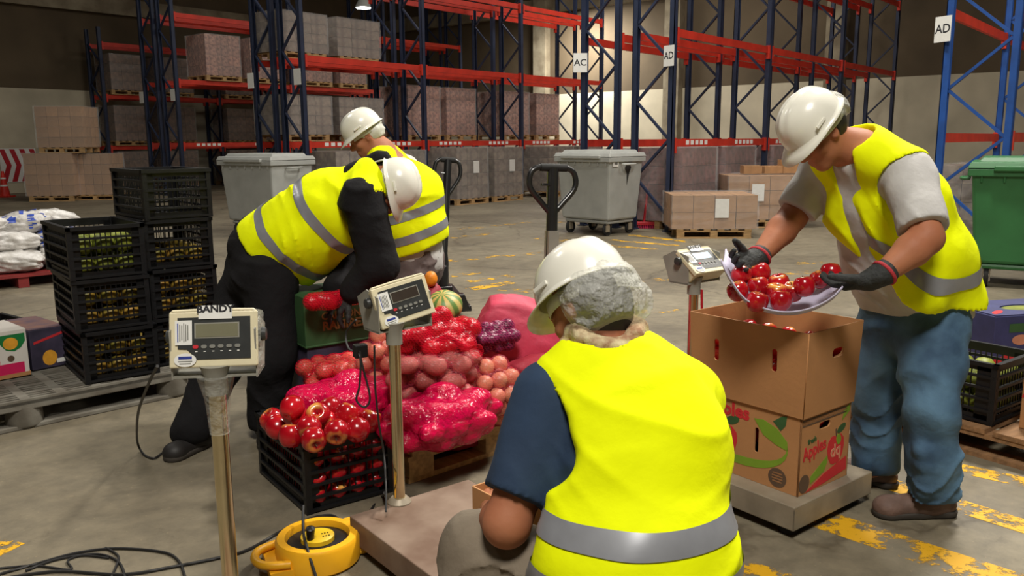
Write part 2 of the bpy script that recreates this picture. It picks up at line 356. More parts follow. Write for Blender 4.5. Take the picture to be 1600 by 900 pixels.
# ================================================================ SETTING
def floor_material():
    m = bpy.data.materials.new('floor_concrete'); m.use_nodes = True; MATS['floor'] = m
    nt = m.node_tree; N = nt.nodes; L = nt.links; b = N['Principled BSDF']
    tc = N.new('ShaderNodeTexCoord')
    def nz(sc, det=6, rough=0.6, dist=0.0):
        n = N.new('ShaderNodeTexNoise'); n.inputs['Scale'].default_value = sc; n.inputs['Detail'].default_value = det
        n.inputs['Roughness'].default_value = rough; n.inputs['Distortion'].default_value = dist
        L.new(tc.outputs['Object'], n.inputs['Vector']); return n
    def ramp(src, p0, p1, c0, c1):
        r = N.new('ShaderNodeValToRGB'); r.color_ramp.elements[0].position = p0; r.color_ramp.elements[1].position = p1
        r.color_ramp.elements[0].color = (*c0, 1); r.color_ramp.elements[1].color = (*c1, 1); L.new(src, r.inputs['Fac']); return r
    a = ramp(nz(0.55, 5, 0.55, 0.6).outputs['Fac'], 0.35, 0.68, hexc(112, 103, 86), hexc(140, 131, 111))
    f = ramp(nz(9, 8, 0.7).outputs['Fac'], 0.3, 0.72, (0.70, 0.70, 0.70), (1.12, 1.11, 1.08))
    s = ramp(nz(1.7, 6, 0.65, 1.2).outputs['Fac'], 0.52, 0.64, (1, 1, 1), (0.80, 0.80, 0.80))
    def mul(x, y):
        k = N.new('ShaderNodeMix'); k.data_type = 'RGBA'; k.blend_type = 'MULTIPLY'; k.inputs[0].default_value = 1
        L.new(x, k.inputs[6]); L.new(y, k.inputs[7]); return k.outputs[2]
    vo = N.new('ShaderNodeTexVoronoi'); vo.inputs['Scale'].default_value = 26; L.new(tc.outputs['Object'], vo.inputs['Vector'])
    sp = ramp(vo.outputs['Distance'], 0.05, 0.09, (1.5, 1.45, 1.3), (1, 1, 1))
    cr = N.new('ShaderNodeTexVoronoi'); cr.feature = 'DISTANCE_TO_EDGE'; cr.inputs['Scale'].default_value = 0.45
    wn = nz(2.5, 4); wa = N.new('ShaderNodeMix'); wa.data_type = 'VECTOR'; wa.inputs[0].default_value = 0.25
    L.new(tc.outputs['Object'], wa.inputs[4]); L.new(wn.outputs['Color'], wa.inputs[5]); L.new(wa.outputs[1], cr.inputs['Vector'])
    ck = ramp(cr.outputs['Distance'], 0.0015, 0.006, (0.62, 0.6, 0.58), (1, 1, 1))
    st = ramp(nz(4.5, 8, 0.75, 0.8).outputs['Fac'], 0.60, 0.70, (1, 1, 1), (0.72, 0.71, 0.70))
    wt = ramp(nz(3.1, 7, 0.7, 1.5).outputs['Fac'], 0.64, 0.74, (1, 1, 1), (1.22, 1.2, 1.16))
    L.new(mul(mul(mul(mul(mul(mul(a.outputs[0], f.outputs[0]), s.outputs[0]), sp.outputs[0]), ck.outputs[0]), st.outputs[0]), wt.outputs[0]), b.inputs['Base Color'])
    rr = ramp(nz(2.2, 5).outputs['Fac'], 0.3, 0.7, (0.48,) * 3, (0.75,) * 3); L.new(rr.outputs[0], b.inputs['Roughness'])
    bp = N.new('ShaderNodeBump'); bp.inputs['Strength'].default_value = 0.12; bp.inputs['Distance'].default_value = 0.02
    L.new(nz(22, 8, 0.7).outputs['Fac'], bp.inputs['Height']); L.new(bp.outputs['Normal'], b.inputs['Normal'])
floor_material()
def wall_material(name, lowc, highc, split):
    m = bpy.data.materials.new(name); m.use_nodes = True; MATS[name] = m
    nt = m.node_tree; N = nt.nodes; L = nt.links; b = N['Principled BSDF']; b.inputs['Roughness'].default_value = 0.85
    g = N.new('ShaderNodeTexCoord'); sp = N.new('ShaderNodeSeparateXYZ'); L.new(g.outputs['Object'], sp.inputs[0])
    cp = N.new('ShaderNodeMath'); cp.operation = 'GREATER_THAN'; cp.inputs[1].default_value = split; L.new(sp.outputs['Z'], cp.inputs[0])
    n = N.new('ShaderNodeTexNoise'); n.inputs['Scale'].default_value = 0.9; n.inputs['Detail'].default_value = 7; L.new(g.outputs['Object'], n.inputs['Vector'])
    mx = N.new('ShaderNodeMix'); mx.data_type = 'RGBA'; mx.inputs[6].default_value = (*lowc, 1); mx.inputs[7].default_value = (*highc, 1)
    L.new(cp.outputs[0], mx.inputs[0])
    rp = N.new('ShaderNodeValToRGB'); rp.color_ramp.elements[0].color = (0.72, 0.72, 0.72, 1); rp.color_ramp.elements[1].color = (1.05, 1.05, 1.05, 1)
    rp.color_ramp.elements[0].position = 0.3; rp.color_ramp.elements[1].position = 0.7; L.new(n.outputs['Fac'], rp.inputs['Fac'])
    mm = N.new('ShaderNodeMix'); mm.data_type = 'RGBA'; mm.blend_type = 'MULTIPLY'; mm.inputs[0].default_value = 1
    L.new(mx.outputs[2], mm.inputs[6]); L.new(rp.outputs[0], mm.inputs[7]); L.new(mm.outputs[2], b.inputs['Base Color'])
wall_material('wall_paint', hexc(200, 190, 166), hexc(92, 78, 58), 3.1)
mat('ceiling_sheet', hexc(84, 76, 64), 0.8)
mat('column_concrete', hexc(150, 140, 118), 0.85, var=0.2, scale=2, col2=hexc(118, 106, 86))
WU, WV, UMIN, VMIN, HC = 24.8, 27.6, -12.0, -12.0, 9.0
def slab(name, c, d, m):
    return structure(MB().box(c, d).build(name, m, X=Matrix.Rotation(A50, 4, 'Z')))
LU, LV, CU, CV = WU - UMIN, WV - VMIN, (WU + UMIN) / 2, (WV + VMIN) / 2
slab('floor', (CU, CV, -0.1), (LU, LV, 0.2), 'floor')
slab('ceiling', (CU, CV, HC + 0.1), (LU + 0.6, LV + 0.6, 0.2), 'ceiling_sheet')
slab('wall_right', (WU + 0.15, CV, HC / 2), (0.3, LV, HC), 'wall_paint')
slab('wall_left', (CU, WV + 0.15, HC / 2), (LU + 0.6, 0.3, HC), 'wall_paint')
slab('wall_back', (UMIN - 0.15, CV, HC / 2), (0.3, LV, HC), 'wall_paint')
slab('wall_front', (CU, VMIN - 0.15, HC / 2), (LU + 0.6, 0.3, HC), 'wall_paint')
for k, v in enumerate((3.1, 8.6, 13.8, 19.2)):
    slab('trim_%d' % (k + 1), (WU - 0.16, v, HC / 2), (0.3, 0.55, HC), 'column_concrete')
slab('trim_5', (CU, WV - 0.12, 5.75), (LU, 0.24, 0.5), 'column_concrete')
slab('trim_6', (WU - 0.12, CV, 6.2), (0.24, LV, 0.5), 'column_concrete')
# worn yellow hatching painted on the floor
def worn(name, thr):
    m = bpy.data.materials.new(name); m.use_nodes = True; MATS[name] = m
    nt = m.node_tree; N = nt.nodes; L = nt.links; b = N['Principled BSDF']; b.inputs['Base Color'].default_value = (*hexc(224, 170, 26), 1); b.inputs['Roughness'].default_value = 0.6
    tc = N.new('ShaderNodeTexCoord'); n = N.new('ShaderNodeTexNoise'); n.inputs['Scale'].default_value = 6; n.inputs['Detail'].default_value = 10; n.inputs['Roughness'].default_value = 0.75
    L.new(tc.outputs['Object'], n.inputs['Vector'])
    r = N.new('ShaderNodeValToRGB'); r.color_ramp.elements[0].position = thr; r.color_ramp.elements[1].position = thr + 0.05
    r.color_ramp.elements[0].color = (0, 0, 0, 1); r.color_ramp.elements[1].color = (1, 1, 1, 1)
    L.new(n.outputs['Fac'], r.inputs['Fac']); L.new(r.outputs[0], b.inputs['Alpha'])
worn('floor_yellow', 0.465); worn('floor_yellow_faded', 0.53)
def marking(quad, m='floor_yellow'):
    pts = [Vector((p.x, p.y, 0)) for p in quad]
    o = MB().add([p + Vector((0, 0, 0.0015)) for p in pts] + [p + Vector((0, 0, 0.0002)) for p in pts], ((0, 1, 2, 3), (0, 1, 5, 4), (1, 2, 6, 5), (2, 3, 7, 6), (3, 0, 4, 7))).build('floor_marking', m)
    return structure(o)
for a, b, w, m in (((1265, 805), (1640, 930), 0.17, 'floor_yellow'), ((1345, 742), (1640, 835), 0.13, 'floor_yellow'),
                   ((1500, 732), (1640, 762), 0.12, 'floor_yellow'), ((1090, 868), (1330, 950), 0.16, 'floor_yellow'), ((-60, 845), (14, 862), 0.13, 'floor_yellow'),
                   ((940, 383), (1025, 390), 0.14, 'floor_yellow'), ((955, 375), (1060, 384), 0.14, 'floor_yellow'), ((985, 367), (1075, 378), 0.14, 'floor_yellow'),
                   ((715, 358), (765, 354), 0.2, 'floor_yellow_faded'), ((770, 353), (835, 346), 0.2, 'floor_yellow_faded'), ((705, 372), (770, 365), 0.2, 'floor_yellow_faded'),
                   ((750, 403), (850, 395), 0.18, 'floor_yellow_faded'), ((700, 408), (745, 404), 0.18, 'floor_yellow_faded'), ((730, 440), (805, 430), 0.16, 'floor_yellow_faded'),
                   ((700, 432), (760, 424), 0.16, 'floor_yellow_faded'), ((780, 452), (850, 456), 0.16, 'floor_yellow_faded'), ((735, 452), (800, 441), 0.16, 'floor_yellow'),
                   ((800, 488), (850, 492), 0.14, 'floor_yellow'), ((1000, 488), (1060, 484), 0.16, 'floor_yellow_faded'), ((985, 440), (1055, 436), 0.16, 'floor_yellow_faded'),
                   ((1215, 428), (1290, 424), 0.16, 'floor_yellow_faded'), ((1240, 412), (1290, 410), 0.16, 'floor_yellow_faded'), ((1010, 562), (1070, 556), 0.14, 'floor_yellow_faded'),
                   ((860, 345), (930, 352), 0.2, 'floor_yellow_faded'), ((840, 372), (905, 378), 0.2, 'floor_yellow_faded')):
    p, q = G(*a), G(*b); d = (q - p).normalized(); s = Vector((-d.y, d.x, 0)) * w / 2
    marking((p - s, q - s, q + s, p + s), m)
# ================================================================ RACKS
HB = 0.12
def upright(h):
    t, w, d = 0.006, 0.10, 0.085
    return MB().add([], []).prism([(-w / 2, 0), (w / 2, 0), (w / 2, h), (-w / 2, h)], -d / 2, -d / 2 + t * 2).prism([(-w / 2, 0), (-w / 2 + 2 * t, 0), (-w / 2 + 2 * t, h), (-w / 2, h)], -d / 2, d / 2).prism([(w / 2 - 2 * t, 0), (w / 2, 0), (w / 2, h), (w / 2 - 2 * t, h)], -d / 2, d / 2).box((0, 0, 0.01), (0.16, 0.14, 0.02))
def rack(label, u0, v0, bays, h, levels, sheet=None, depth=0.72, mp='rack_navy', mb='rack_red', sheet_y=0, skip=(), low_marks=False, sheet_rot=0.0, sheet_z=2.72, pw=1.0):
    r = thing('pallet_rack', label, 'rack', UV(u0, v0), A50, None)
    xs = [0]
    for b in bays: xs.append(xs[-1] + b)
    um = upright(h).mesh('upright_post', mp)
    bm_ = MB()
    pitch = 1.2; nb = int((h - 0.4) / (pitch / 2))
    b1 = MB().bar((0, 0.03, 0), (0, depth - 0.03, pitch / 2), 0.035, 0.05, (1, 0, 0)).mesh('cross_brace', mp)
    b2 = MB().bar((0, depth - 0.03, 0), (0, 0.03, pitch / 2), 0.035, 0.05, (1, 0, 0)).mesh('cross_brace', mp)
    for x in xs:
        for y in (0, depth): obj('upright_post', um, r, X=Matrix.Translation((x, y, 0)) @ (Matrix.Rotation(math.pi, 4, 'Z') if y else Matrix.Identity(4)) @ Matrix.Diagonal((pw, 1, 1, 1)))
        for k in range(nb): obj('cross_brace', (b1, b2)[k % 2], r, X=Matrix.Translation((x, 0, 0.25 + k * pitch / 2)))
    for i, b in enumerate(bays):
        be = MB().box((b / 2, 0, 0), (b - 0.1, 0.05, HB)).box((0.075, -0.02, -0.04), (0.05, 0.07, 0.24)).box((b - 0.075, -0.02, -0.04), (0.05, 0.07, 0.24)).mesh('beam', mb)
        for li, z in enumerate(levels):
            if (i, li) in skip: continue
            for y in (0, depth):
                o = obj('beam', be, r, X=Matrix.Translation((xs[i], y, z)) @ (Matrix.Identity(4) if y == 0 else TRS((b, 0, 0), math.pi)))
                if low_marks and li == 0 and y == 0:
                    for k in range(5):
                        for q in (0, 1): MB().box((0, -0.0265, 0.005), (0.1, 0.003, 0.07)).build('beam_label', 'paper', o, X=Matrix.Translation((0.5 + k * 0.16 + q * (b / 2), 0, 0)))
    if sheet is not None:
        s = MB().box((0, 0, 0), (0.23, 0.31, 0.004)).build('label_sheet', 'paper', r, X=Matrix.Translation((-0.125, sheet_y, sheet_z)) @ Matrix.Rotation(sheet_rot, 4, 'Z') @ frame((0, 0, 0), (0, -1, 0), (0, 0, 1)))
        s['label'] = 'white paper sheet' + (' lettered ' + sheet if sheet else '')
        if sheet: text(sheet, 0.15, 'ink', s, Matrix.Translation((0, 0, 0.003)), bold=0.002)
    return r
L3 = (1.40, 3.08, 4.8)
rack('blue post rack with orange beams at the right, behind the green bin', 11.8, 1.98, (3.6, 3.6), 6.4, (1.45, 2.98, 4.6), 'AD', 0.75, 'rack_blue', 'rack_orange', sheet_y=0.8, sheet_rot=R(-25), sheet_z=2.78)
rack('navy rack with red beams and AD sheet beside the red broom', 11.8, 6.62, (3.6, 3.95, 3.95), 7.2, L3, 'AD', 0.66, low_marks=True, sheet_rot=R(-18))
rack('navy rack with AC sheet, back to back with the AD rack', 11.8, 7.62, (3.6, 3.95, 3.95), 7.2, L3, 'AC', 0.66, sheet_y=0.66, sheet_rot=R(38))
rack('navy rack with white sheet behind the pallet truck handles, wrapped loads on it', 10.3, 14.0, (3.3, 3.5, 3.7), 7.2, L3, '', 0.66, low_marks=True)
rack('navy rack backing onto the one with the grey wrapped loads', 10.3, 14.95, (3.3, 3.5, 3.7), 7.2, L3, '', 0.66, sheet_y=0.66)
rack('navy rack with white sheet above the left stack of black crates', 11.8, 21.6, (3.7, 3.7, 3.7), 7.2, L3, '', 0.72, low_marks=True)
rack('navy rack backing onto the rack above the black crates', 11.8, 22.6, (3.7, 3.7, 3.7), 7.2, L3, '', 0.72, sheet_y=0.72)
rack('lowest rack standing against the far left wall, full of carton loads', 11.9, 26.1, (3.85, 3.85), 4.9, (1.32, 2.86, 4.4), None, 0.8)
# ---- pallets and wrapped loads
def pallet_mesh(m='pallet_wood', l=1.1, w=1.0):
    b = MB()
    for k in range(6): b.box((-l / 2 + 0.05 + k * (l - 0.1) / 5, 0, 0.129), (0.1, w, 0.022))
    for y in (-w / 2 + 0.05, 0, w / 2 - 0.05):
        b.box((0, y, 0.107), (l, 0.09, 0.022)).box((0, y, 0.011), (l, 0.09, 0.022))
        for x in (-l / 2 + 0.06, 0, l / 2 - 0.06): b.box((x, y, 0.06), (0.11, 0.09, 0.076))
    return b.mesh('wooden_pallet', m)
PM = pallet_mesh()
CARTONS = {}
def carton_mesh(m, d):
    k = (m, d)
    if k not in CARTONS:
        b = MB().box((0, 0, d[2] / 2), (d[0] - 0.009, d[1] - 0.009, d[2] - 0.006)); me = b.mesh('carton', m)
        CARTONS[k] = me
    return CARTONS[k]
def wrap_mesh(l, w, h):
    n = 7; vs = []; fs = []; rng = random.Random(int(l * 100 + h * 10))
    for j in range(n + 1):
        for k in range(16):
            a = k / 16 * 4; s = int(a); t = a - s
            c = [(-1, -1), (1, -1), (1, 1), (-1, 1)]; x = c[s][0] * (1 - t) + c[(s + 1) % 4][0] * t; y = c[s][1] * (1 - t) + c[(s + 1) % 4][1] * t
            o = 0.012 + rng.random() * 0.012
            vs.append((x * (l / 2 + o), y * (w / 2 + o), h * j / n + (0.015 if j == n else 0)))
    for j in range(n):
        for k in range(16): fs.append((j * 16 + k, j * 16 + (k + 1) % 16, (j + 1) * 16 + (k + 1) % 16, (j + 1) * 16 + k))
    fs.append(tuple(n * 16 + k for k in range(16)))
    return MB().add(vs, fs).mesh('stretch_wrap', 'wrap')
WRAPS = {}
def load(loc, rz, style, where, nx=3, ny=3, nz=4, l=1.06, w=0.98, h=1.1, wrapped=True, sheet=False, pal=True, group='wrapped loads in the racks'):
    name = {'carton': 'carton', 'carton_dark': 'brown', 'carton_pink': 'pink bottle', 'carton_grey': 'grey', 'carton_maroon': 'maroon'}[style]
    if pal:
        p = obj('wooden_pallet', PM); p.location = loc; p.rotation_euler = (0, 0, rz)
        tag(p, 'pallet under %s load %s' % (name, where), 'pallet', 'pallets under the wrapped loads')
    t = thing('wrapped_load', '%s load %s' % (name, where), 'load', Vector(loc) + Vector((0, 0, 0.1405 if pal else 0)), rz, group)
    d = (l / nx, w / ny, h / nz); me = carton_mesh(style, d); rng = random.Random(len(where) + int(loc[0] * 7))
    for k in range(nz):
        for i in range(nx):
            for j in range(ny):
                if 0 < i < nx - 1 and 0 < j < ny - 1 and k < nz - 1: continue
                obj('carton', me, t, X=TRS(((i + 0.5) * d[0] - l / 2, (j + 0.5) * d[1] - w / 2, k * d[2]), rng.uniform(-0.02, 0.02)))
    if wrapped:
        k = (round(l, 2), round(w, 2), round(h, 2))
        if k not in WRAPS: WRAPS[k] = wrap_mesh(l, w, h)
        obj('stretch_wrap', WRAPS[k], t)
    if sheet: MB().box((0, 0, 0), (0.2, 0.28, 0.003)).build('paper_sheet', 'paper', t, X=Matrix.Translation((0.1 if sheet == 1 else -0.2, -w / 2 - 0.03, h * 0.62)) @ frame((0, 0, 0), (1, 0, 0), (0, 0, 1)))
    return t
ORD = ('first', 'second', 'third', 'fourth', 'fifth', 'sixth', 'seventh')
def fill(u0, v, xs, z, style, desc, h=1.1, **k):
    for i, x in enumerate(xs):
        load(UV(u0 + x, v, z), A50, style, '%s, %s from left' % (desc, ORD[i]), h=h, **k)
for lv, z, st in (('the floor under', 0.0, 'carton_dark'), ('lower beams of', 1.39, 'carton_dark'), ('middle beams of', 2.93, 'carton_dark')):
    fill(11.9, 26.5, (0.75, 2.35, 4.6, 5.85, 7.05), z, st, 'on %s the far left rack' % lv, h=1.06)
fill(10.3, 15.3, (0.68, 2.15), 3.15, 'carton_grey', 'on middle beams behind the bending men', h=0.8, l=1.2)
fill(10.3, 15.3, (0.68, 2.15), 1.47, 'carton_grey', 'on lower beams behind the bending men', h=0.8, l=1.25)
fill(10.3, 15.3, (4.1, 5.4, 7.6, 9.0), 1.47, 'carton_pink', 'on lower beams above the first pallet truck', h=1.15)
fill(11.8, 22.0, (1.4, 2.8, 4.6, 6.0), 3.15, 'carton_pink', 'on middle beams above the black crates', h=1.1)
fill(10.3, 13.7, (4.05, 5.35, 7.5, 8.8), 0, 'carton_grey', 'on floor behind the pallet truck handles', h=1.16, l=1.05, sheet=1)
fill(10.3, 13.9, (0.8, 2.2), 0, 'carton_grey', 'on floor behind the left grey bin', h=1.12)
fill(11.8, 6.98, (0.8, 2.35, 4.4, 5.7), 0, 'carton_maroon', 'on floor under the AD rack by the broom', h=1.18, l=1.2, w=0.92)
fill(11.8, 8.0, (0.85, 2.4, 4.4), 0, 'carton_maroon', 'on the floor under the AC rack', h=1.16, l=1.2, w=0.9)
fill(11.8, 2.36, (0.9, 2.3), 0, 'carton_grey', 'on the floor under the blue rack', h=0.95)
# carton pallets standing in front of the left wall
lw = dict(nx=4, ny=4, nz=4, group='carton loads by the left wall')
pL = W(93, 300, 21.8); pR = W(160, 300, 22.2)
load(Vector((pL.x, pL.y, 0)), R(4), 'carton', 'beside the traffic cone by the left wall', h=1.08, l=1.2, **lw)
load(Vector((pR.x, pR.y, 0)), R(4), 'carton', 'on the floor, right one by the left wall', h=1.05, l=0.85, **lw)
load(Vector((pL.x + 0.36, pL.y + 0.05, 1.225)), R(4), 'carton', 'on top of the left wall cartons', h=1.02, l=1.15, **lw)
# low pallet of wrapped cartons in the aisle, and a taller one behind it
a, b = G(1043, 371), G(1188, 376)
c = (a + b) / 2 + Vector((0.05, 0.55, 0))
load(c, R(-3), 'carton', 'in the aisle beside the red broom, the lowest one', nx=4, ny=3, nz=2, l=1.25, w=1.0, h=0.5, sheet=1, group='carton pallets in the aisle')
c2 = W(1190, 330, 14.2)
load(Vector((c2.x, c2.y, 0)), R(-3), 'carton', 'in the aisle behind the lowest one', nx=4, ny=3, nz=3, l=1.35, w=1.0, h=0.72, sheet=2, group='carton pallets in the aisle')
for k, (px, py, zc, d) in enumerate(((1181, 291, 13.8, (0.3, 0.3, 0.13)), (1235, 285, 14.2, (0.36, 0.3, 0.22)), (1225, 297, 13.7, (0.5, 0.3, 0.12)))):
    p = W(px, py, zc); z = 0.14 + 0.7205 + 0.02
    tag(MB().box((0, 0, d[2] / 2), d).box((0, 0, d[2] + 0.001), (d[0], 0.05, 0.002)).build('carton_box', 'carton', X=TRS((p.x, c2.y + (0.1 if k else 0), z if k < 2 else z), R(-3 + 6 * k))), 'small brown carton lying on the wrapped cartons behind the man, %s from the broom' % ORD[k], 'box', 'loose cartons in the aisle')
# ---- hanging hall lamp that shows in the picture
lp = W(568, 12, 24)
lt = thing('hall_lamp', 'lit round hall lamp hanging high above the racks', 'lamp', lp)
MB().lathe([(0.02, 0.3), (0.1, 0.28), (0.22, 0.06), (0.24, 0.0), (0.22, 0.0)], 20).build('lamp_shade', 'grey_plastic', lt, 40)
MB().lathe([(0.2, -0.02), (0.2, 0.01)], 20).build('diffuser', 'lamp_on', lt)
MB().tube(((0, 0, 0.3), (0, 0, HC - lp.z)), 0.012, 6).build('suspension_cable', 'cable', lt)
# ---- cone and chevron sign
cn = G(8, 308)
ct = thing('traffic_cone', 'orange traffic cone with white bands by the left wall', 'cone', cn)
MB().box((0, 0, 0.02), (0.38, 0.38, 0.04)).build('base', 'cone_orange', ct)
MB().lathe([(0.14, 0.04), (0.035, 0.72), (0.02, 0.72)], 20).build('cone_body', 'cone_orange', ct, 40)
for z in (0.3, 0.5): MB().lathe([(0.142 - 0.105 * (z - 0.04) / 0.68 + 0.002, z), (0.142 - 0.105 * (z + 0.08) / 0.68 + 0.002 - 0.004, z + 0.09)], 20).build('reflective_band', 'paper', ct, 40)
sg = W(20, 258, 25.3)
vdist = sg.dot(UV(0, 1)); sg = sg + UV(0, WV - 0.02 - vdist)
st = thing('hazard_sign', 'square red and white striped sign on the left wall', 'sign', sg, A50)
MB().box((0, 0, 0), (1.0, 0.02, 1.0)).build('board', 'paper', st)
for k in range(4):
    x = -0.4 + k * 0.27
    MB().prism([(x - 0.1, -0.48), (x + 0.04, -0.48), (x + 0.2, 0.0), (x + 0.04, 0.48), (x - 0.1, 0.48), (x + 0.06, 0)], -0.016, -0.011).build('red_stripe', 'red_plastic', st)
# ================================================================ MIDDLE DISTANCE
def pillow_mesh(name, d, m, seed=0, n=14, lump=0.12, sq=0.55):
    bm = bmesh.new(); bmesh.ops.create_cube(bm, size=2); bmesh.ops.subdivide_edges(bm, edges=bm.edges, cuts=n, use_grid_fill=True)
    from mathutils import noise
    off = Vector((seed * 7.3, seed * 3.1, seed))
    for v in bm.verts:
        p = v.co.normalized(); q = v.co.copy()
        s = p.lerp(q, sq)
        edge = max(0, 1 - (abs(q.x) ** 3 + abs(q.y) ** 3) * 0.33)
        z = s.z * (0.35 + 0.65 * edge)
        w = noise.noise(p * 2.3 + off) * lump + noise.noise(p * 6 + off) * lump * 0.5
        v.co = Vector((s.x * d[0] / 2 * (1 + w), s.y * d[1] / 2 * (1 + w), z * d[2] / 2 * (1 + w)))
    me = bpy.data.meshes.new(name); bm.to_mesh(me); bm.free(); me.materials.append(M(m)); me.shade_smooth(); return me
def bin_(label, loc, rz, m, w=1.25, d=0.98, h=1.3, sheet=None, sheet_x=-0.2):
    t = thing('wheeled_bin', label, 'bin', loc, rz)
    z0 = 0.24
    b = MB().box((0, 0, z0 + (h - 0.1 - z0) / 2), (w * 0.86, d * 0.82, h - 0.1 - z0), taper=(1.13, 1.17)).box((0, 0, z0 - 0.03), (w * 0.8, d * 0.76, 0.06))
    b.build('body', m, t, bevel=0.03)
    r = MB().box((0, -d / 2 + 0.01, h - 0.13), (w + 0.02, 0.05, 0.07)).box((0, d / 2 - 0.01, h - 0.13), (w + 0.02, 0.05, 0.07)).box((-w / 2 + 0.01, 0, h - 0.13), (0.05, d, 0.07)).box((w / 2 - 0.01, 0, h - 0.13), (0.05, d, 0.07))
    for k in range(7): r.box((-w * 0.42 + k * w * 0.14, -d / 2 + 0.03, h - 0.19), (0.02, 0.05, 0.07))
    r.build('rim', m, t, bevel=0.008)
    l = MB().box((0, 0, h - 0.06), (w + 0.04, d + 0.04, 0.06), taper=(0.96, 0.94)).box((0, 0, h - 0.01), (w * 0.9, d * 0.8, 0.05), taper=(0.94, 0.9)).box((0, -d / 2 - 0.03, h - 0.09), (w * 0.7, 0.05, 0.05))
    l.build('lid', m, t, bevel=0.01)
    for sx in (-1, 1):
        MB().tube(spline([(sx * (w / 2), -0.14, h - 0.2), (sx * (w / 2 + 0.07), -0.1, h - 0.2), (sx * (w / 2 + 0.07), 0.1, h - 0.2), (sx * (w / 2), 0.14, h - 0.2)], 4), 0.018, 6).build('handle', m, t, 50)
        for sy in (-1, 1):
            X = TRS((sx * w * 0.34, sy * d * 0.32, 0))
            MB().box((0, 0, 0.18), (0.07, 0.06, 0.1)).box((-0.03, 0.0, 0.11), (0.012, 0.09, 0.1)).box((0.03, 0, 0.11), (0.012, 0.09, 0.1)).build('caster_fork', 'steel_dull', t, X=X)
            MB().lathe([(0.03, -0.02), (0.095, -0.02), (0.1, -0.012), (0.1, 0.012), (0.095, 0.02), (0.03, 0.02)], 20, TRS((0, 0.02, 0.1), 0, 0, R(90))).build('wheel', 'rubber', t, 40, X=X)
    if sheet is not None:
        s = MB().box((0, 0, 0), (0.3, 0.26, 0.003)).build('paper_sheet', 'paper', t, X=Matrix.Translation((sheet_x, -d * 0.452, h * 0.7)) @ frame((0, 0, 0), (1, 0, 0), (0, -0.08, 1)))
        s['label'] = 'white paper sheet taped to the bin'
        if sheet: text(sheet, 0.042, 'ink', s, Matrix.Translation((0, 0, 0.002)), bold=0.0008)
    return t
c = W(938, 352, 13.5)
b2 = bin_('grey wheeled bin with dark lock stain, beside the red broom', Vector((1.39, 13.2, 0)), R(-45), 'grey_plastic', 1.09, 0.88, 1.29, '', -0.25)
flat([[(-0.03, 0.09), (0.06, 0.1), (0.09, 0.03), (0.06, -0.02), (0.05, -0.06), (0.02, -0.24), (0.0, -0.06), (-0.06, 0.02), (-0.05, 0.06)]], 'rubber', b2, Matrix.Translation((1.09 * 0.4835, 0.02, 1.0)) @ frame((0, 0, 0), (0, 1, 0), (0.09, 0, 1)), 'lock_stain')
flat([rect(0.13, 0.13), rect(0.08, 0.08)], 'paper', b2, Matrix.Translation((1.09 * 0.497, -0.28, 1.12)) @ frame((0, 0, 0), (0, 1, 0), (0.09, 0, 1)), 'lock_frame')
c = W(418, 330, 13.2)
bin_('grey wheeled bin behind the man in black, by the rack posts', Vector((c.x, 13.3, 0)), R(-32), 'grey_plastic', 1.2, 0.9, 1.27, '', -0.38)
c = W(1505, 420, 8.0)
bin_('green wheeled bin with a white notice, at the right edge', Vector((c.x + 0.90, 8.15, 0)), R(-30), 'green_plastic', 1.36, 1.0, 1.25, 'RESIDUOS', -0.14)
# ---- broom
p0, p1 = W(1006, 354, 13.3), W(1016, 238, 13.55)
p0 = G(1006, 357)
bt = thing('broom', 'red push broom leaning upright beside the grey bin', 'broom', p0)
dv = Vector((0.12, 0.03, 1.28))
MB().tube((Vector((0, 0, 0.1)), dv), 0.022, 8).build('handle', 'red_plastic', bt, 50)
MB().box((0, 0, 0.085), (0.5, 0.07, 0.06)).build('head', 'red_plastic', bt, bevel=0.01)
br = MB()
for k in range(40): br.box((-0.24 + k * 0.0123, (k % 3 - 1) * 0.02, 0.03), (0.008, 0.012, 0.06))
br.build('bristles', 'box_pink', bt)
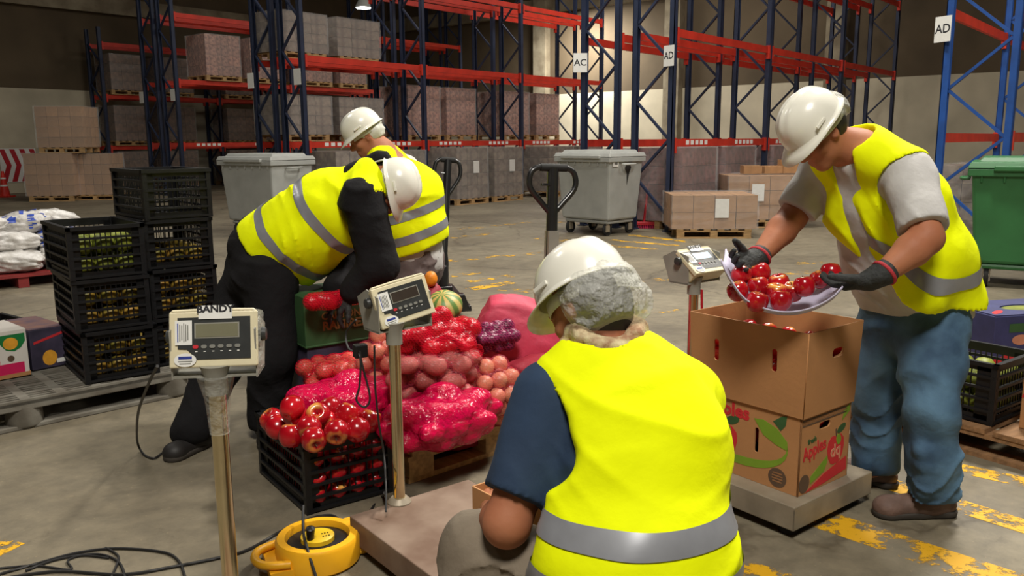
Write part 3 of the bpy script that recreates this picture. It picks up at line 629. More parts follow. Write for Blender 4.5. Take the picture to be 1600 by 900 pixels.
# ---- pallet trucks
def pallet_truck(label, base, top, rz, lw, loop_h, sheet):
    t = thing('pallet_truck', label, 'pallet truck', Vector((base.x, base.y, 0)), rz)
    tl = Matrix.Rotation(-rz, 4, 'Z') @ (top - Vector((base.x, base.y, 0)))
    a = Vector((0, 0, 0.25)); d = (tl - a); L_ = d.length; ax = d.normalized(); sx = Vector((1, 0, 0)); yy = ax.cross(sx).normalized(); sx = yy.cross(ax)
    X = Matrix.Translation(a) @ Matrix((sx, yy, ax)).transposed().to_4x4()
    MB().tube(((0, 0, 0), (0, 0, L_ * 0.25), (0, 0, L_ * 0.32), (0, 0, L_)), [0.042, 0.042, 0.03, 0.03], 12).build('shaft', 'black_metal', t, 50, X=X)
    w, h = lw / 2, loop_h
    lp = spline([(0, 0, L_ - h), (-w * 0.45, 0, L_ - h * 0.75), (-w * 0.98, 0, L_ - h * 0.42), (-w * 0.95, 0, L_ - h * 0.12), (-w * 0.6, 0, L_), (0, 0, L_ + 0.005), (w * 0.6, 0, L_), (w * 0.95, 0, L_ - h * 0.12), (w * 0.98, 0, L_ - h * 0.42), (w * 0.45, 0, L_ - h * 0.75), (0, 0, L_ - h)], 6)
    MB().tube(lp, 0.016, 8).build('loop_handle', 'black_metal', t, 50, X=X)
    MB().tube(((-w * 0.55, 0, L_), (w * 0.6, 0, L_)), 0.021, 10).build('grip', 'rubber', t, 50, X=X)
    MB().tube(((0, -0.01, L_ - h * 0.36), (-w * 0.55, -0.02, L_ - h * 0.36)), 0.008, 6).build('release_lever', 'black_metal', t, 50, X=X)
    if sheet: MB().box((0, 0.0, 0), (0.055, 0.064, 0.16)).build('worn_label', 'bracket_grey', t, X=X @ Matrix.Translation((0.0, 0, L_ - h - 0.16)))
    MB().box((0, 0.04, 0.22), (0.16, 0.2, 0.24)).lathe([(0.06, 0), (0.06, 0.18), (0.05, 0.2)], 14, TRS((0, 0.02, 0.3))).build('pump', 'black_metal', t, 50, bevel=0.01)
    MB().box((0, 0.17, 0.17), (0.5, 0.1, 0.14), taper=(0.8, 0.9)).build('fork_yoke', 'black_metal', t, bevel=0.01)
    for s in (-1, 1):
        MB().box((s * 0.19, 0.72, 0.11), (0.15, 1.1, 0.05), taper=(0.95, 0.99)).build('fork', 'black_metal', t, bevel=0.01)
        MB().lathe([(0.02, -0.03), (0.095, -0.03), (0.1, -0.02), (0.1, 0.02), (0.095, 0.03), (0.02, 0.03)], 20, TRS((s * 0.06, -0.04, 0.1), 0, 0, R(90))).build('steering_wheel', 'rubber', t, 40)
        MB().lathe([(0.01, -0.035), (0.04, -0.035), (0.04, 0.035), (0.01, 0.035)], 14, TRS((s * 0.19, 1.1, 0.04), 0, 0, R(90))).build('load_roller', 'steel_dull', t, 40)
    return t
b1 = W(690, 440, 6.5)
pallet_truck('black pallet truck with upright loop handle, behind the striped squash', b1, W(700, 250, 6.5), R(12), 0.2, 0.3, False)
j2 = W(858, 400, 4.3)
pallet_truck('black pallet truck whose loop handle rises above the seated man\'s helmet', Vector((j2.x, j2.y, 0)), W(864, 262, 4.3), R(20), 0.255, 0.245, True)
# ---- crates
def crate_parts(w, d, h, m='black_plastic'):
    parts = []
    def side(l, hh):
        b = MB(); t = 0.006
        nb = 5
        for k in range(nb + 1):
            z = 0.012 + k * (hh - 0.024) / nb
            b.box((0, -0.006, z), (l, 0.016, 0.012))
        e = l * 0.14
        for s in (-1, 1): b.box((s * (l / 2 - e / 2), 0.002, hh / 2), (e, t, hh))
        b.box((0, 0.002, hh * 0.93), (l, t, hh * 0.14)).box((0, 0.002, 0.02), (l, t, 0.04))
        n = max(6, int((l - 2 * e) / 0.026))
        for k in range(1, n): b.box((-l / 2 + e + k * (l - 2 * e) / n, 0.003, hh * 0.45), (0.005, 0.005, hh * 0.86))
        return b.mesh('side_panel', m)
    sw, sd = side(w - 0.02, h), side(d - 0.02, h)
    parts += [('side_panel', sw, TRS((0, -d / 2 + 0.012, 0))), ('side_panel', sw, TRS((0, d / 2 - 0.012, 0), math.pi)), ('side_panel', sd, TRS((w / 2 - 0.012, 0, 0), R(90))), ('side_panel', sd, TRS((-w / 2 + 0.012, 0, 0), R(-90)))]
    r = MB()
    for s in (-1, 1): r.box((0, s * (d / 2 - 0.006), h - 0.008), (w + 0.012, 0.024, 0.02)).box((s * (w / 2 - 0.006), 0, h - 0.008), (0.024, d + 0.012, 0.02))
    parts.append(('rim', r.mesh('rim', m), Matrix.Identity(4)))
    c = MB().box((0, 0, h / 2), (0.026, 0.026, h)).mesh('corner_post', m)
    for sx in (-1, 1):
        for sy in (-1, 1): parts.append(('corner_post', c, TRS((sx * (w / 2 - 0.012), sy * (d / 2 - 0.012), 0))))
    g = MB().box((0, 0, 0.004), (w - 0.03, d - 0.03, 0.004))
    for k in range(7): g.box((-w / 2 + 0.04 + k * (w - 0.08) / 6, 0, 0.009), (0.008, d - 0.03, 0.008))
    parts.append(('base', g.mesh('base', m), Matrix.Identity(4)))
    return parts
CP = {}
def crate(label, loc, rz, w=0.4, d=0.6, h=0.29, group='black crates', m='black_plastic'):
    t = thing('plastic_crate', label, 'crate', loc, rz, group)
    k = (w, d, h, m)
    if k not in CP: CP[k] = crate_parts(*k)
    for n, me, X in CP[k]: obj(n, me, t, X=X)
    return t
def veg_mesh(name, m, d, seed=0, lump=0.12, n=2):
    from mathutils import noise
    bm = bmesh.new(); bmesh.ops.create_icosphere(bm, subdivisions=n, radius=1)
    o = Vector((seed * 5.1, seed, seed * 2.2))
    for v in bm.verts:
        k = 1 + lump * noise.noise(v.co * 1.6 + o)
        v.co = Vector((v.co.x * d[0] / 2, v.co.y * d[1] / 2, v.co.z * d[2] / 2)) * k
    me = bpy.data.meshes.new(name); bm.to_mesh(me); bm.free(); me.materials.append(M(m)); me.shade_smooth(); return me
VEG = {'green': [veg_mesh('green_vegetable', 'green_veg', (0.125, 0.12, 0.112), s) for s in range(3)], 'yellow': [veg_mesh('yellow_vegetable', 'yellow_veg', (0.115, 0.11, 0.108), s + 5) for s in range(3)]}
def fill_crate(c, kind, w, d, h, label, group, n_layers=2, name='vegetable', step=0.115):
    rng = random.Random(len(label)); rz = c.rotation_euler.z; Rm = Matrix.Rotation(rz, 3, 'Z')
    nx, ny = round((w - 0.05) / step), round((d - 0.05) / step)
    for k in range(n_layers):
        for i in range(nx):
            for j in range(ny):
                if 0 < i < nx - 1 and 0 < j < ny - 1 and k < n_layers - 1: continue
                x = (i - (nx - 1) / 2) * (w - 0.17) / max(1, nx - 1); y = (j - (ny - 1) / 2) * (d - 0.17) / max(1, ny - 1)
                o = obj(name, rng.choice(VEG[kind])); o.location = c.location + Rm @ Vector((x, y, 0.068 + k * 0.112)); o.rotation_euler = (rng.uniform(-.5, .5), rng.uniform(-.5, .5), rng.uniform(0, 6))
                tag(o, label, name, group)
CA = R(39); E1 = Vector((math.cos(CA), math.sin(CA), 0)); E2 = Vector((-math.sin(CA), math.cos(CA), 0))
cw, cdp, ch = 0.385, 0.58, 0.283
cornA = G(135, 602, 0.16)
cA = cornA + E1 * cw / 2 + E2 * cdp / 2
cB = cA + E1 * (cw + 0.012) + E2 * 0.12
names = ('bottom', 'second', 'third', 'topmost')
for k in range(3):
    c = crate('black crate of green vegetables, %s in the front stack on the plastic pallet' % ('bottom', 'middle', 'top')[k], Vector((cA.x, cA.y, 0.161 + k * (ch + 0.003))) - E2 * 0.0 + E1 * (0.0 if k == 0 else -0.015 * k), CA + R((0, -1.5, 1)[k]), cw, cdp, ch, 'black crates on the plastic pallet')
    fill_crate(c, 'green' if k == 2 else 'yellow', cw, cdp, ch, 'yellow-green vegetable inside the %s crate of the front stack' % ('bottom', 'middle', 'top')[k], 'vegetables in the front stack, %s crate' % names[k], 2, 'green_vegetable')
for k in range(4):
    c = crate('black crate, %s of the taller stack behind the front stack' % ('lowest', 'second from below', 'third from below', 'topmost and empty')[k], Vector((cB.x, cB.y, 0.161 + k * (ch + 0.003))), CA + R((0, 1, -1, 2)[k]), cw, cdp, ch, 'black crates on the plastic pallet')
    if k < 3: fill_crate(c, 'yellow', cw, cdp, ch, 'yellow vegetable inside the %s crate of the taller stack' % ('lowest', 'second', 'third')[k], 'vegetables in the taller stack, %s crate' % names[k], 2 if k < 2 else 1, 'yellow_vegetable')
# ---- grey plastic pallet under them
def plastic_pallet(label, loc, rz, l, w):
    t = thing('plastic_pallet', label, 'pallet', loc, rz)
    d = MB(); n = 6
    holes = []
    for i in range(10):
        for j in range(8):
            cx, cy = -l / 2 + l * (i + 0.5) / 10, -w / 2 + w * (j + 0.5) / 8
            for q in range(3): holes.append(rect(l / 10 * 0.72, w / 8 * 0.17, cx, cy + (q - 1) * w / 8 * 0.27))
    flat([rect(l, w)] + holes, 'grey_dirty', t, Matrix.Translation((0, 0, 0.145)), 'deck', 0.028)
    e = MB()
    for s in (-1, 1): e.box((0, s * (w / 2 - 0.015), 0.128), (l, 0.03, 0.05)).box((s * (l / 2 - 0.015), 0, 0.128), (0.03, w, 0.05))
    e.build('edge_frame', 'grey_dirty', t, bevel=0.005)
    for x in (-l / 2 + 0.09, 0, l / 2 - 0.09):
        for y in (-w / 2 + 0.08, 0, w / 2 - 0.08):
            MB().lathe([(0.085, 0.01), (0.092, 0.02), (0.085, 0.115)], 14).build('foot_block', 'grey_dirty', t, 40, X=TRS((x, y, 0)))
    for y in (-w / 2 + 0.06, 0, w / 2 - 0.06): MB().box((0, y, 0.012), (l, 0.11, 0.022)).build('runner', 'grey_dirty', t, bevel=0.004)
    return t
pa, pb = G(0, 680), G(292, 618)
dirp = (pb - pa).normalized(); rp = math.atan2(dirp.y, dirp.x); nrm = Vector((-dirp.y, dirp.x, 0))
ctr = pb - dirp * 0.82 + nrm * 0.56; ctr.z = 0
plastic_pallet('grey plastic pallet carrying the black crates and fruit boxes', ctr, rp, 1.72, 1.12)
def carton(name, label, cat, loc, rz, d, m, holes=True, flaps=False, top=True, X0=None, group=None):
    t = thing(name, label, cat, loc, rz, group)
    return t
# ---- fruit boxes on the plastic pallet
a, b = G(-55, 605, 0.165), G(48, 585, 0.165)
rb = math.atan2((b - a).y, (b - a).x)
X = (b - a).normalized(); Y = Vector((-X.y, X.x, 0))
w_, d_, h_ = 0.5, 0.34, 0.27
t = thing('fruit_box', 'white fruit box printed green and pink at the left edge', 'box', b - X * w_ / 2 + Y * d_ / 2, rb)
MB().box((0, 0, h_ / 2), (w_, d_, h_)).build('carton_body', 'white_box', t, bevel=0.004)
FX = Matrix.Translation((0, -d_ / 2 - 0.0008, 0)) @ frame((0, 0, 0), (1, 0, 0), (0, 0, 1))
flat([[(-0.25, 0.13), (-0.25, 0.245), (0.24, 0.245), (0.24, 0.2), (0.215, 0.165), (0.18, 0.148), (0.14, 0.16), (0.11, 0.2), (0.07, 0.165), (0.0, 0.14)]], 'box_green', t, FX, 'green_print')
flat([ell(0.038, 0.034, 0.165, 0.195)], 'box_orange', t, FX @ Matrix.Translation((0, 0, 0.0008)), 'orange_print')
flat([rect(0.47, 0.065, -0.01, 0.05)], 'box_pink', t, FX, 'pink_print')
flat([ell(0.018, 0.018, 0.16, 0.11)], 'print_brown', t, FX, 'hand_hole')
flat([ell(0.045, 0.05, 0.06, 0.1)], 'print_red', t, FX, 'red_print')
for k in range(5): flat([rect(0.02, 0.10, 0.0 + k * 0.04, 0)], 'print_tan' if k % 2 else 'ink', t, Matrix.Translation((0.05, 0, h_ + 0.001)) @ Matrix.Rotation(R(-30), 4, 'Z') @ Matrix.Diagonal((0.5, 1, 1, 1)), 'top_print')
MB().box((0, 0, 0.012), (w_ + 0.004, d_ + 0.004, 0.022)).build('bare_edge', 'cardboard', t)
b = G(97, 571, 0.165); a = G(52, 580, 0.165); X = (b - a).normalized(); Y = Vector((-X.y, X.x, 0))
w_, d_, h_ = (b - a).length + 0.04, 0.42, 0.235
t = thing('fruit_box', 'dark purple fruit box beside the white one', 'box', a + X * w_ / 2 + Y * d_ / 2 + Y * 0.005, math.atan2(X.y, X.x))
MB().box((0, 0, h_ / 2), (w_, d_, h_)).build('carton_body', 'box_purple', t, bevel=0.004)
MB().box((0, 0, h_ + 0.002), (w_ * 0.98, d_ * 0.98, 0.003)).build('top_print', 'box_purple_top', t)
FX = Matrix.Translation((0, -d_ / 2 - 0.0008, 0)) @ frame((0, 0, 0), (1, 0, 0), (0, 0, 1))
flat([ell(0.04, 0.045, 0.0, 0.06)], 'box_orange', t, FX, 'orange_print')
flat([[(-0.08, 0.15), (0.08, 0.19), (0.08, 0.205), (-0.08, 0.165)]], 'print_red', t, FX, 'red_print')
flat([rect(0.05, 0.025, 0.06, 0.035)], 'paper', t, FX, 'sticker')
c3 = a + Y * 0.75 - X * 0.1
cc = crate('low black crate behind the fruit boxes at the left', Vector((c3.x, c3.y, 0.161)), math.atan2(X.y, X.x) + R(4), 0.62, 0.4, 0.19, 'black crates on the plastic pallet')
c4 = W(64, 485, 5.9)
tag(MB().box((0, 0, 0.05), (0.26, 0.2, 0.1)).box((0, 0, 0.101), (0.2, 0.14, 0.004)).build('carton_box', 'box_orange', X=TRS((c3.x + 0.02, c3.y + 0.02, 0.178), R(20))), 'small yellow carton in the low black crate', 'box')
# ---- heap of white bags on a red platform
g0, g1 = G(-40, 462), G(84, 448)
pc = (g0 + g1) / 2 + Vector((-0.42, 0.62, 0)); rw = math.atan2((g1 - g0).y, (g1 - g0).x)
t = thing('red_platform', 'low red pallet under the white bags at the left', 'pallet', Vector((pc.x, pc.y, 0)), rw)
for y in (-0.5, -0.25, 0, 0.25, 0.5): MB().box((0, y, 0.125), (1.5, 0.2, 0.03)).build('deck_board', 'red_platform', t)
for x in (-0.65, 0, 0.65): MB().box((x, 0, 0.055), (0.1, 1.15, 0.11)).build('runner', 'red_platform', t)
BAG = [pillow_mesh('white_bag', (0.5, 0.4, 0.23), 'white_bag', s, 12, 0.2, 0.5) for s in range(4)]
rng = random.Random(3); Rw = Matrix.Rotation(rw, 3, 'Z'); n = 0
lay = [(0, [(-0.5, -0.33), (0.0, -0.36), (0.47, -0.33), (-0.45, 0.1), (0.05, 0.12), (0.5, 0.1)]), (1, [(-0.45, -0.2), (0.02, -0.22), (0.45, -0.15), (0.05, 0.2), (0.5, 0.2)]), (2, [(-0.25, -0.08), (0.18, -0.05), (0.5, 0.1)])]
for lv, ps in lay:
    for i, (x, y) in enumerate(ps):
        o = obj('white_bag', BAG[n % 4]); o.location = Vector((pc.x, pc.y, 0.255 + lv * 0.185)) + Rw @ Vector((x, y, 0)); o.rotation_euler = (rng.uniform(-.1, .1), rng.uniform(-.1, .1), rw + rng.uniform(-.4, .4))
        tag(o, 'white plastic bag, %s of %s in the heap on the red platform' % (ORD[i], ('the bottom layer', 'the second layer', 'the third layer', 'the top layer')[lv]), 'bag', 'white bags on the red platform'); n += 1
        if n % 2: 
            bm = bmesh.new(); bm.from_mesh(o.data); bm.normal_update(); q = n * 0.37
            bmesh.ops.delete(bm, geom=[f for f in bm.faces if f.normal.z < 0.05 or math.sin(f.calc_center_median().x * 34 + q) * math.cos(f.calc_center_median().y * 30 + q) < 0.42], context='FACES')
            for vv in bm.verts: vv.co += vv.normal * 0.003
            me = bpy.data.meshes.new('blue_print'); bm.to_mesh(me); bm.free(); me.materials.clear(); me.materials.append(M('bag_print')); me.shade_smooth(); obj('blue_print', me, o)
# ================================================================ RIGHT SIDE PALLET
a, b = G(1502, 699), G(1600, 733)
d2 = (a - b).normalized(); rr = R(36); e1 = Vector((math.cos(rr), math.sin(rr), 0)); e2 = Vector((-math.sin(rr), math.cos(rr), 0))
pc = a + e2 * 0.12 + e1 * 0.5; pc.z = 0
def wood_pallet(label, loc, rz, l, w, m='pallet_dirty', nb=7):
    t = thing('wooden_pallet', label, 'pallet', loc, rz)
    bd = MB().box((0, 0, 0), (l, w / nb * 0.78, 0.022)).mesh('deck_board', m)
    for k in range(nb): obj('deck_board', bd, t, X=TRS((0, -w / 2 + w * (k + 0.5) / nb, 0.129), R(random.uniform(-.4, .4))))
    st = MB().box((0, 0, 0), (0.1, w, 0.022)).mesh('stringer_board', m); bo = MB().box((0, 0, 0), (0.1, w, 0.022)).mesh('bottom_board', m)
    bl = MB().box((0, 0, 0), (0.1, 0.13, 0.076)).mesh('block', m)
    for x in (-l / 2 + 0.055, 0, l / 2 - 0.055):
        obj('stringer_board', st, t, X=TRS((x, 0, 0.107))); obj('bottom_board', bo, t, X=TRS((x, 0, 0.0112)))
        for y in (-w / 2 + 0.07, 0, w / 2 - 0.07): obj('block', bl, t, X=TRS((x, y, 0.0596)))
    return t
wood_pallet('brown wooden pallet behind the standing man\'s legs', pc, rr, 1.15, 1.25)
ck = G(1548, 668, 0.14) + e1 * 0.21 + e2 * 0.3
cr = crate('black crate of green vegetables behind the standing man\'s knees', Vector((ck.x, ck.y, 0.141)), rr, 0.4, 0.6, 0.29, None)
fill_crate(cr, 'green', 0.4, 0.6, 0.29, 'green vegetable in the crate behind the standing man', 'vegetables in the right crate', 2, 'green_vegetable')
bx = G(1586, 668, 0.14) + e1 * 0.14 - e2 * 0.1
t = thing('apple_box', 'brown apple box at the right edge beside the black crate', 'box', Vector((bx.x, bx.y, 0.141)), rr)
t.location = Vector((bx.x + 0.02, bx.y + 0.0, 0.141))
MB().box((0, 0, 0.14), (0.3, 0.2, 0.28)).build('carton_body', 'cardboard', t, bevel=0.004)
LX = Matrix.Translation((-0.1508, 0, 0)) @ frame((0, 0, 0), (0, -1, 0), (0, 0, 1))
text('Apples', 0.07, 'print_red', t, LX @ Matrix.Translation((0, 0.17, 0)), 'red_lettering', bold=0.002)
flat([ell(0.035, 0.035, -0.03, 0.06)], 'print_brown', t, LX, 'round_stamp')
# second pallet behind with the blue fruit box
p2 = W(1580, 600, 4.7); p2.z = 0
wood_pallet('wooden pallet further back under the blue fruit box', Vector((p2.x + 0.55, p2.y + 0.62, 0)), rr, 1.2, 1.0)
bl = W(1572, 560, 4.75)
t = thing('fruit_box', 'blue fruit box with red and orange print, below the green bin', 'box', Vector((bl.x + 0.12, bl.y + 0.2, 0.141)), R(12))
hb = 0.32
def tray_box(t, w, d, h, m, inner):
    k = 0.012
    MB().box((0, -d / 2, h / 2), (w, k, h)).box((0, d / 2, h / 2), (w, k, h)).box((-w / 2, 0, h / 2), (k, d, h)).box((w / 2, 0, h / 2), (k, d, h)).box((0, 0, 0.008), (w, d, 0.014)).build('carton_body', m, t)
MB().box((0, 0, hb / 2), (0.56, 0.4, hb)).build('carton_body', 'box_blue', t, bevel=0.004)
flat([rect(0.55, 0.39), ell(0.15, 0.08, 0.06, -0.03)], 'box_blue', t, Matrix.Translation((0, 0, hb + 0.004)), 'lid_panel', 0.006)
MB().lathe([(0.001, 0), (0.14, 0.001), (0.14, 0.003), (0.001, 0.004)], 20, TRS((0.06, -0.03, hb), 0, 0, 0, (1, 0.5, 1))).build('contents', 'green_veg', t)
FX = Matrix.Translation((0, -0.2012, 0)) @ frame((0, 0, 0), (1, 0, 0), (0, 0, 1))
flat([[(-0.28, 0.0), (0.28, 0.0), (0.28, 0.05), (0.1, 0.11), (0.0, 0.07), (-0.12, 0.12), (-0.28, 0.07)]], 'print_red', t, FX, 'red_print')
flat([[(-0.28, 0.0), (0.28, 0.0), (0.28, 0.03), (0.15, 0.07), (-0.05, 0.03), (-0.2, 0.06), (-0.28, 0.04)]], 'box_orange', t, FX @ Matrix.Translation((0, 0, 0.001)), 'orange_print')
flat([rect(0.17, 0.05, -0.1, 0.25)], 'print_dkgreen', t, FX, 'green_print')
flat([ell(0.06, 0.03, -0.1, 0.18)], 'print_tan', t, FX, 'pale_print')
flat([rect(0.1, 0.12, 0.23, 0.2)], 'cardboard', t, FX, 'end_flap')
for k, (x, y) in enumerate(((-0.2, -0.12), (-0.14, 0.1), (-0.22, 0.04))): flat([ell(0.07, 0.022, x, y, rot=0.6 + k)], 'print_red', t, Matrix.Translation((0, 0, hb + 0.0078)), 'red_print')
# ================================================================ SOFT SHAPES (signed distance field -> surface nets)
def N3(v):
    v = np.array(v, float); return v / np.linalg.norm(v)
class Field:
    def __init__(s, lo, hi, h, pad=0.03):
        s.lo = np.array(lo, float) - pad; s.h = h
        s.n = np.maximum(4, np.ceil((np.array(hi, float) + pad - s.lo) / h).astype(int) + 1)
        s.f = np.full(tuple(s.n), 0.5, np.float32)
    def sub(s, lo, hi):
        a = np.clip(np.floor((np.array(lo) - s.lo) / s.h).astype(int), 0, s.n); b = np.clip(np.ceil((np.array(hi) - s.lo) / s.h).astype(int) + 1, 0, s.n)
        if np.any(b <= a): return None
        sl = tuple(slice(i, j) for i, j in zip(a, b))
        P = np.meshgrid(*[(s.lo[k] + s.h * np.arange(a[k], b[k])).astype(np.float32) for k in range(3)], indexing='ij')
        return sl, P
    def put(s, sl, d, k, op):
        f = s.f[sl]
        if op == 'sub': d = -d; 
        if op == 'add':
            h = np.maximum(k - np.abs(f - d), 0); s.f[sl] = np.minimum(f, d) - h * h / (4 * k)
        else:
            h = np.maximum(k - np.abs(f - d), 0); s.f[sl] = np.maximum(f, d) + h * h / (4 * k)
    def cone(s, a, b, ra, rb, k=0.03, ax=None, q=1.0, op='add', cuts=()):
        a = np.array(a, float); b = np.array(b, float); m = max(ra, rb) * max(1, q) + max(k, 0.02) + 2 * s.h
        r = s.sub(np.minimum(a, b) - m, np.maximum(a, b) + m)
        if r is None: return s
        sl, (X, Y, Z) = r
        d = b - a; L2 = max(float(d @ d), 1e-9)
        t = np.clip(((X - a[0]) * d[0] + (Y - a[1]) * d[1] + (Z - a[2]) * d[2]) / L2, 0, 1)
        vx = X - a[0] - t * d[0]; vy = Y - a[1] - t * d[1]; vz = Z - a[2] - t * d[2]
        v2 = vx * vx + vy * vy + vz * vz
        if ax is not None and q != 1:
            u = np.array(ax, float); u /= np.linalg.norm(u); c = vx * u[0] + vy * u[1] + vz * u[2]
            v2 = np.maximum(v2 - c * c + (c / q) ** 2, 0)
        f = np.sqrt(v2) - (ra + (rb - ra) * t)
        for p, nrm in cuts:
            nrm = np.array(nrm, float); nrm /= np.linalg.norm(nrm)
            f = np.maximum(f, (X - p[0]) * nrm[0] + (Y - p[1]) * nrm[1] + (Z - p[2]) * nrm[2])
        s.put(sl, f.astype(np.float32), max(k, 1e-4), op); return s
    def chain(s, pts, rad, k=0.03, **kw):
        for i in range(len(pts) - 1): s.cone(pts[i], pts[i + 1], rad[i], rad[i + 1], k, **kw)
        return s
    def ell(s, c, r, X=None, k=0.03, op='add'):
        c = np.array(c, float); r = np.array(r, float); m = r.max() + max(k, 0.02) + 2 * s.h
        g = s.sub(c - m, c + m)
        if g is None: return s
        sl, (x, y, z) = g; x = x - c[0]; y = y - c[1]; z = z - c[2]
        if X is not None:   # columns of X = local axes
            X = np.array(X, float); x, y, z = (x * X[0, i] + y * X[1, i] + z * X[2, i] for i in range(3))
        q = np.sqrt((x / r[0]) ** 2 + (y / r[1]) ** 2 + (z / r[2]) ** 2)
        g2 = np.sqrt((x / r[0] ** 2) ** 2 + (y / r[1] ** 2) ** 2 + (z / r[2] ** 2) ** 2) + 1e-6
        s.put(sl, (q * (q - 1) / g2).astype(np.float32), max(k, 1e-4), op); return s
    def plane(s, p, n):     # keep the side the normal points away from
        n = np.array(n, float); n /= np.linalg.norm(n)
        g = [s.lo[k] + s.h * np.arange(s.n[k]) for k in range(3)]
        d = (g[0] - p[0])[:, None, None] * n[0] + (g[1] - p[1])[None, :, None] * n[1] + (g[2] - p[2])[None, None, :] * n[2]
        s.f = np.maximum(s.f, d.astype(np.float32)); return s
    def folds(s, amp, fr=1.0, d=(0, 0, 1), seed=0.0, cr=1.0):
        g = [s.lo[k] + s.h * np.arange(s.n[k]) for k in range(3)]
        x = g[0][:, None, None] * fr + seed; y = g[1][None, :, None] * fr + seed * 1.7; z = g[2][None, None, :] * fr
        w = np.sin(15 * x + 2.2 * np.sin(9 * y + 3) + 1.6 * np.sin(8 * z)) * np.sin(13 * z + 2.4 * np.sin(10 * x + 1) + 1.5 * np.sin(11 * y)) + 0.5 * np.sin(29 * z + 3 * np.sin(13 * y) + 2 * np.sin(17 * x))
        dd = N3(d); ph = 26 * (x * dd[0] + y * dd[1] + z * dd[2]) + 2.6 * np.sin(8 * x + 5 * y + 2) + 2.2 * np.sin(7 * z - 6 * y + seed) + 1.2 * np.sin(17 * x + 9 * z)
        msk = np.clip(0.35 + 0.8 * np.sin(7 * x + 2 * np.sin(6 * z + seed)) * np.sin(8 * y + 5 * z + 2 * seed), 0, 1)
        s.f = s.f + (amp * (w - 2.6 * cr * msk * (1 - np.abs(np.sin(ph))) ** 2.5)).astype(np.float32); return s
    def mesh(s, name, m, smooth=1):
        f = s.f; ins = f < 0; n = f.shape
        cor = [(i, j, k) for i in (0, 1) for j in (0, 1) for k in (0, 1)]
        cs = tuple(x - 1 for x in n)
        cnt = np.zeros(cs, np.int8)
        for i, j, k in cor: cnt += ins[i:i + cs[0], j:j + cs[1], k:k + cs[2]]
        act = (cnt > 0) & (cnt < 8); idx = np.argwhere(act); vid = np.full(cs, -1, np.int32); vid[act] = np.arange(len(idx))
        acc = np.zeros((len(idx), 3)); num = np.zeros(len(idx))
        for a in cor:
            for ax in range(3):
                if a[ax]: continue
                b = list(a); b[ax] = 1
                fa = f[idx[:, 0] + a[0], idx[:, 1] + a[1], idx[:, 2] + a[2]]; fb = f[idx[:, 0] + b[0], idx[:, 1] + b[1], idx[:, 2] + b[2]]
                c = (fa < 0) != (fb < 0); t = np.where(c, fa / np.where(c, fa - fb, 1), 0)
                p = np.array(a, float)[None, :].repeat(len(idx), 0); p[:, ax] = t
                acc[c] += p[c]; num += c
        V = s.lo + s.h * (idx + acc / num[:, None])
        F = []
        for ax in range(3):
            o = [x for x in range(3) if x != ax]
            sl0 = [slice(1, n[q] - 1) for q in range(3)]; sl1 = list(sl0); sl0[ax] = slice(0, n[ax] - 1); sl1[ax] = slice(1, n[ax])
            a, b = ins[tuple(sl0)], ins[tuple(sl1)]
            for sgn in (0, 1):
                e = np.argwhere((a & ~b) if sgn == 0 else (~a & b))
                if not len(e): continue
                base = e.copy(); base[:, o[0]] += 1; base[:, o[1]] += 1
                q = []
                for du, dv in ((0, 0), (1, 0), (1, 1), (0, 1)):
                    c = base.copy(); c[:, o[0]] -= du; c[:, o[1]] -= dv; q.append(vid[c[:, 0], c[:, 1], c[:, 2]])
                q = np.stack(q, 1)
                if (sgn == 0) == (ax == 1): q = q[:, ::-1]
                F.append(q)
        F = np.concatenate(F)
        for _ in range(smooth):
            A = np.zeros_like(V); C = np.zeros(len(V))
            for i in range(4):
                j = (i + 1) % 4
                np.add.at(A, F[:, i], V[F[:, j]]); np.add.at(A, F[:, j], V[F[:, i]]); np.add.at(C, F[:, i], 1); np.add.at(C, F[:, j], 1)
            V = V * 0.5 + 0.5 * A / C[:, None]
        me = bpy.data.meshes.new(name); me.vertices.add(len(V)); me.vertices.foreach_set('co', V.astype(np.float32).ravel())
        me.loops.add(F.size); me.loops.foreach_set('vertex_index', F.astype(np.int32).ravel())
        me.polygons.add(len(F)); me.polygons.foreach_set('loop_start', np.arange(0, F.size, 4, dtype=np.int32)); me.polygons.foreach_set('loop_total', np.full(len(F), 4, np.int32))
        me.update(calc_edges=True); me.validate(); me.shade_smooth(); me.materials.append(M(m)); return me
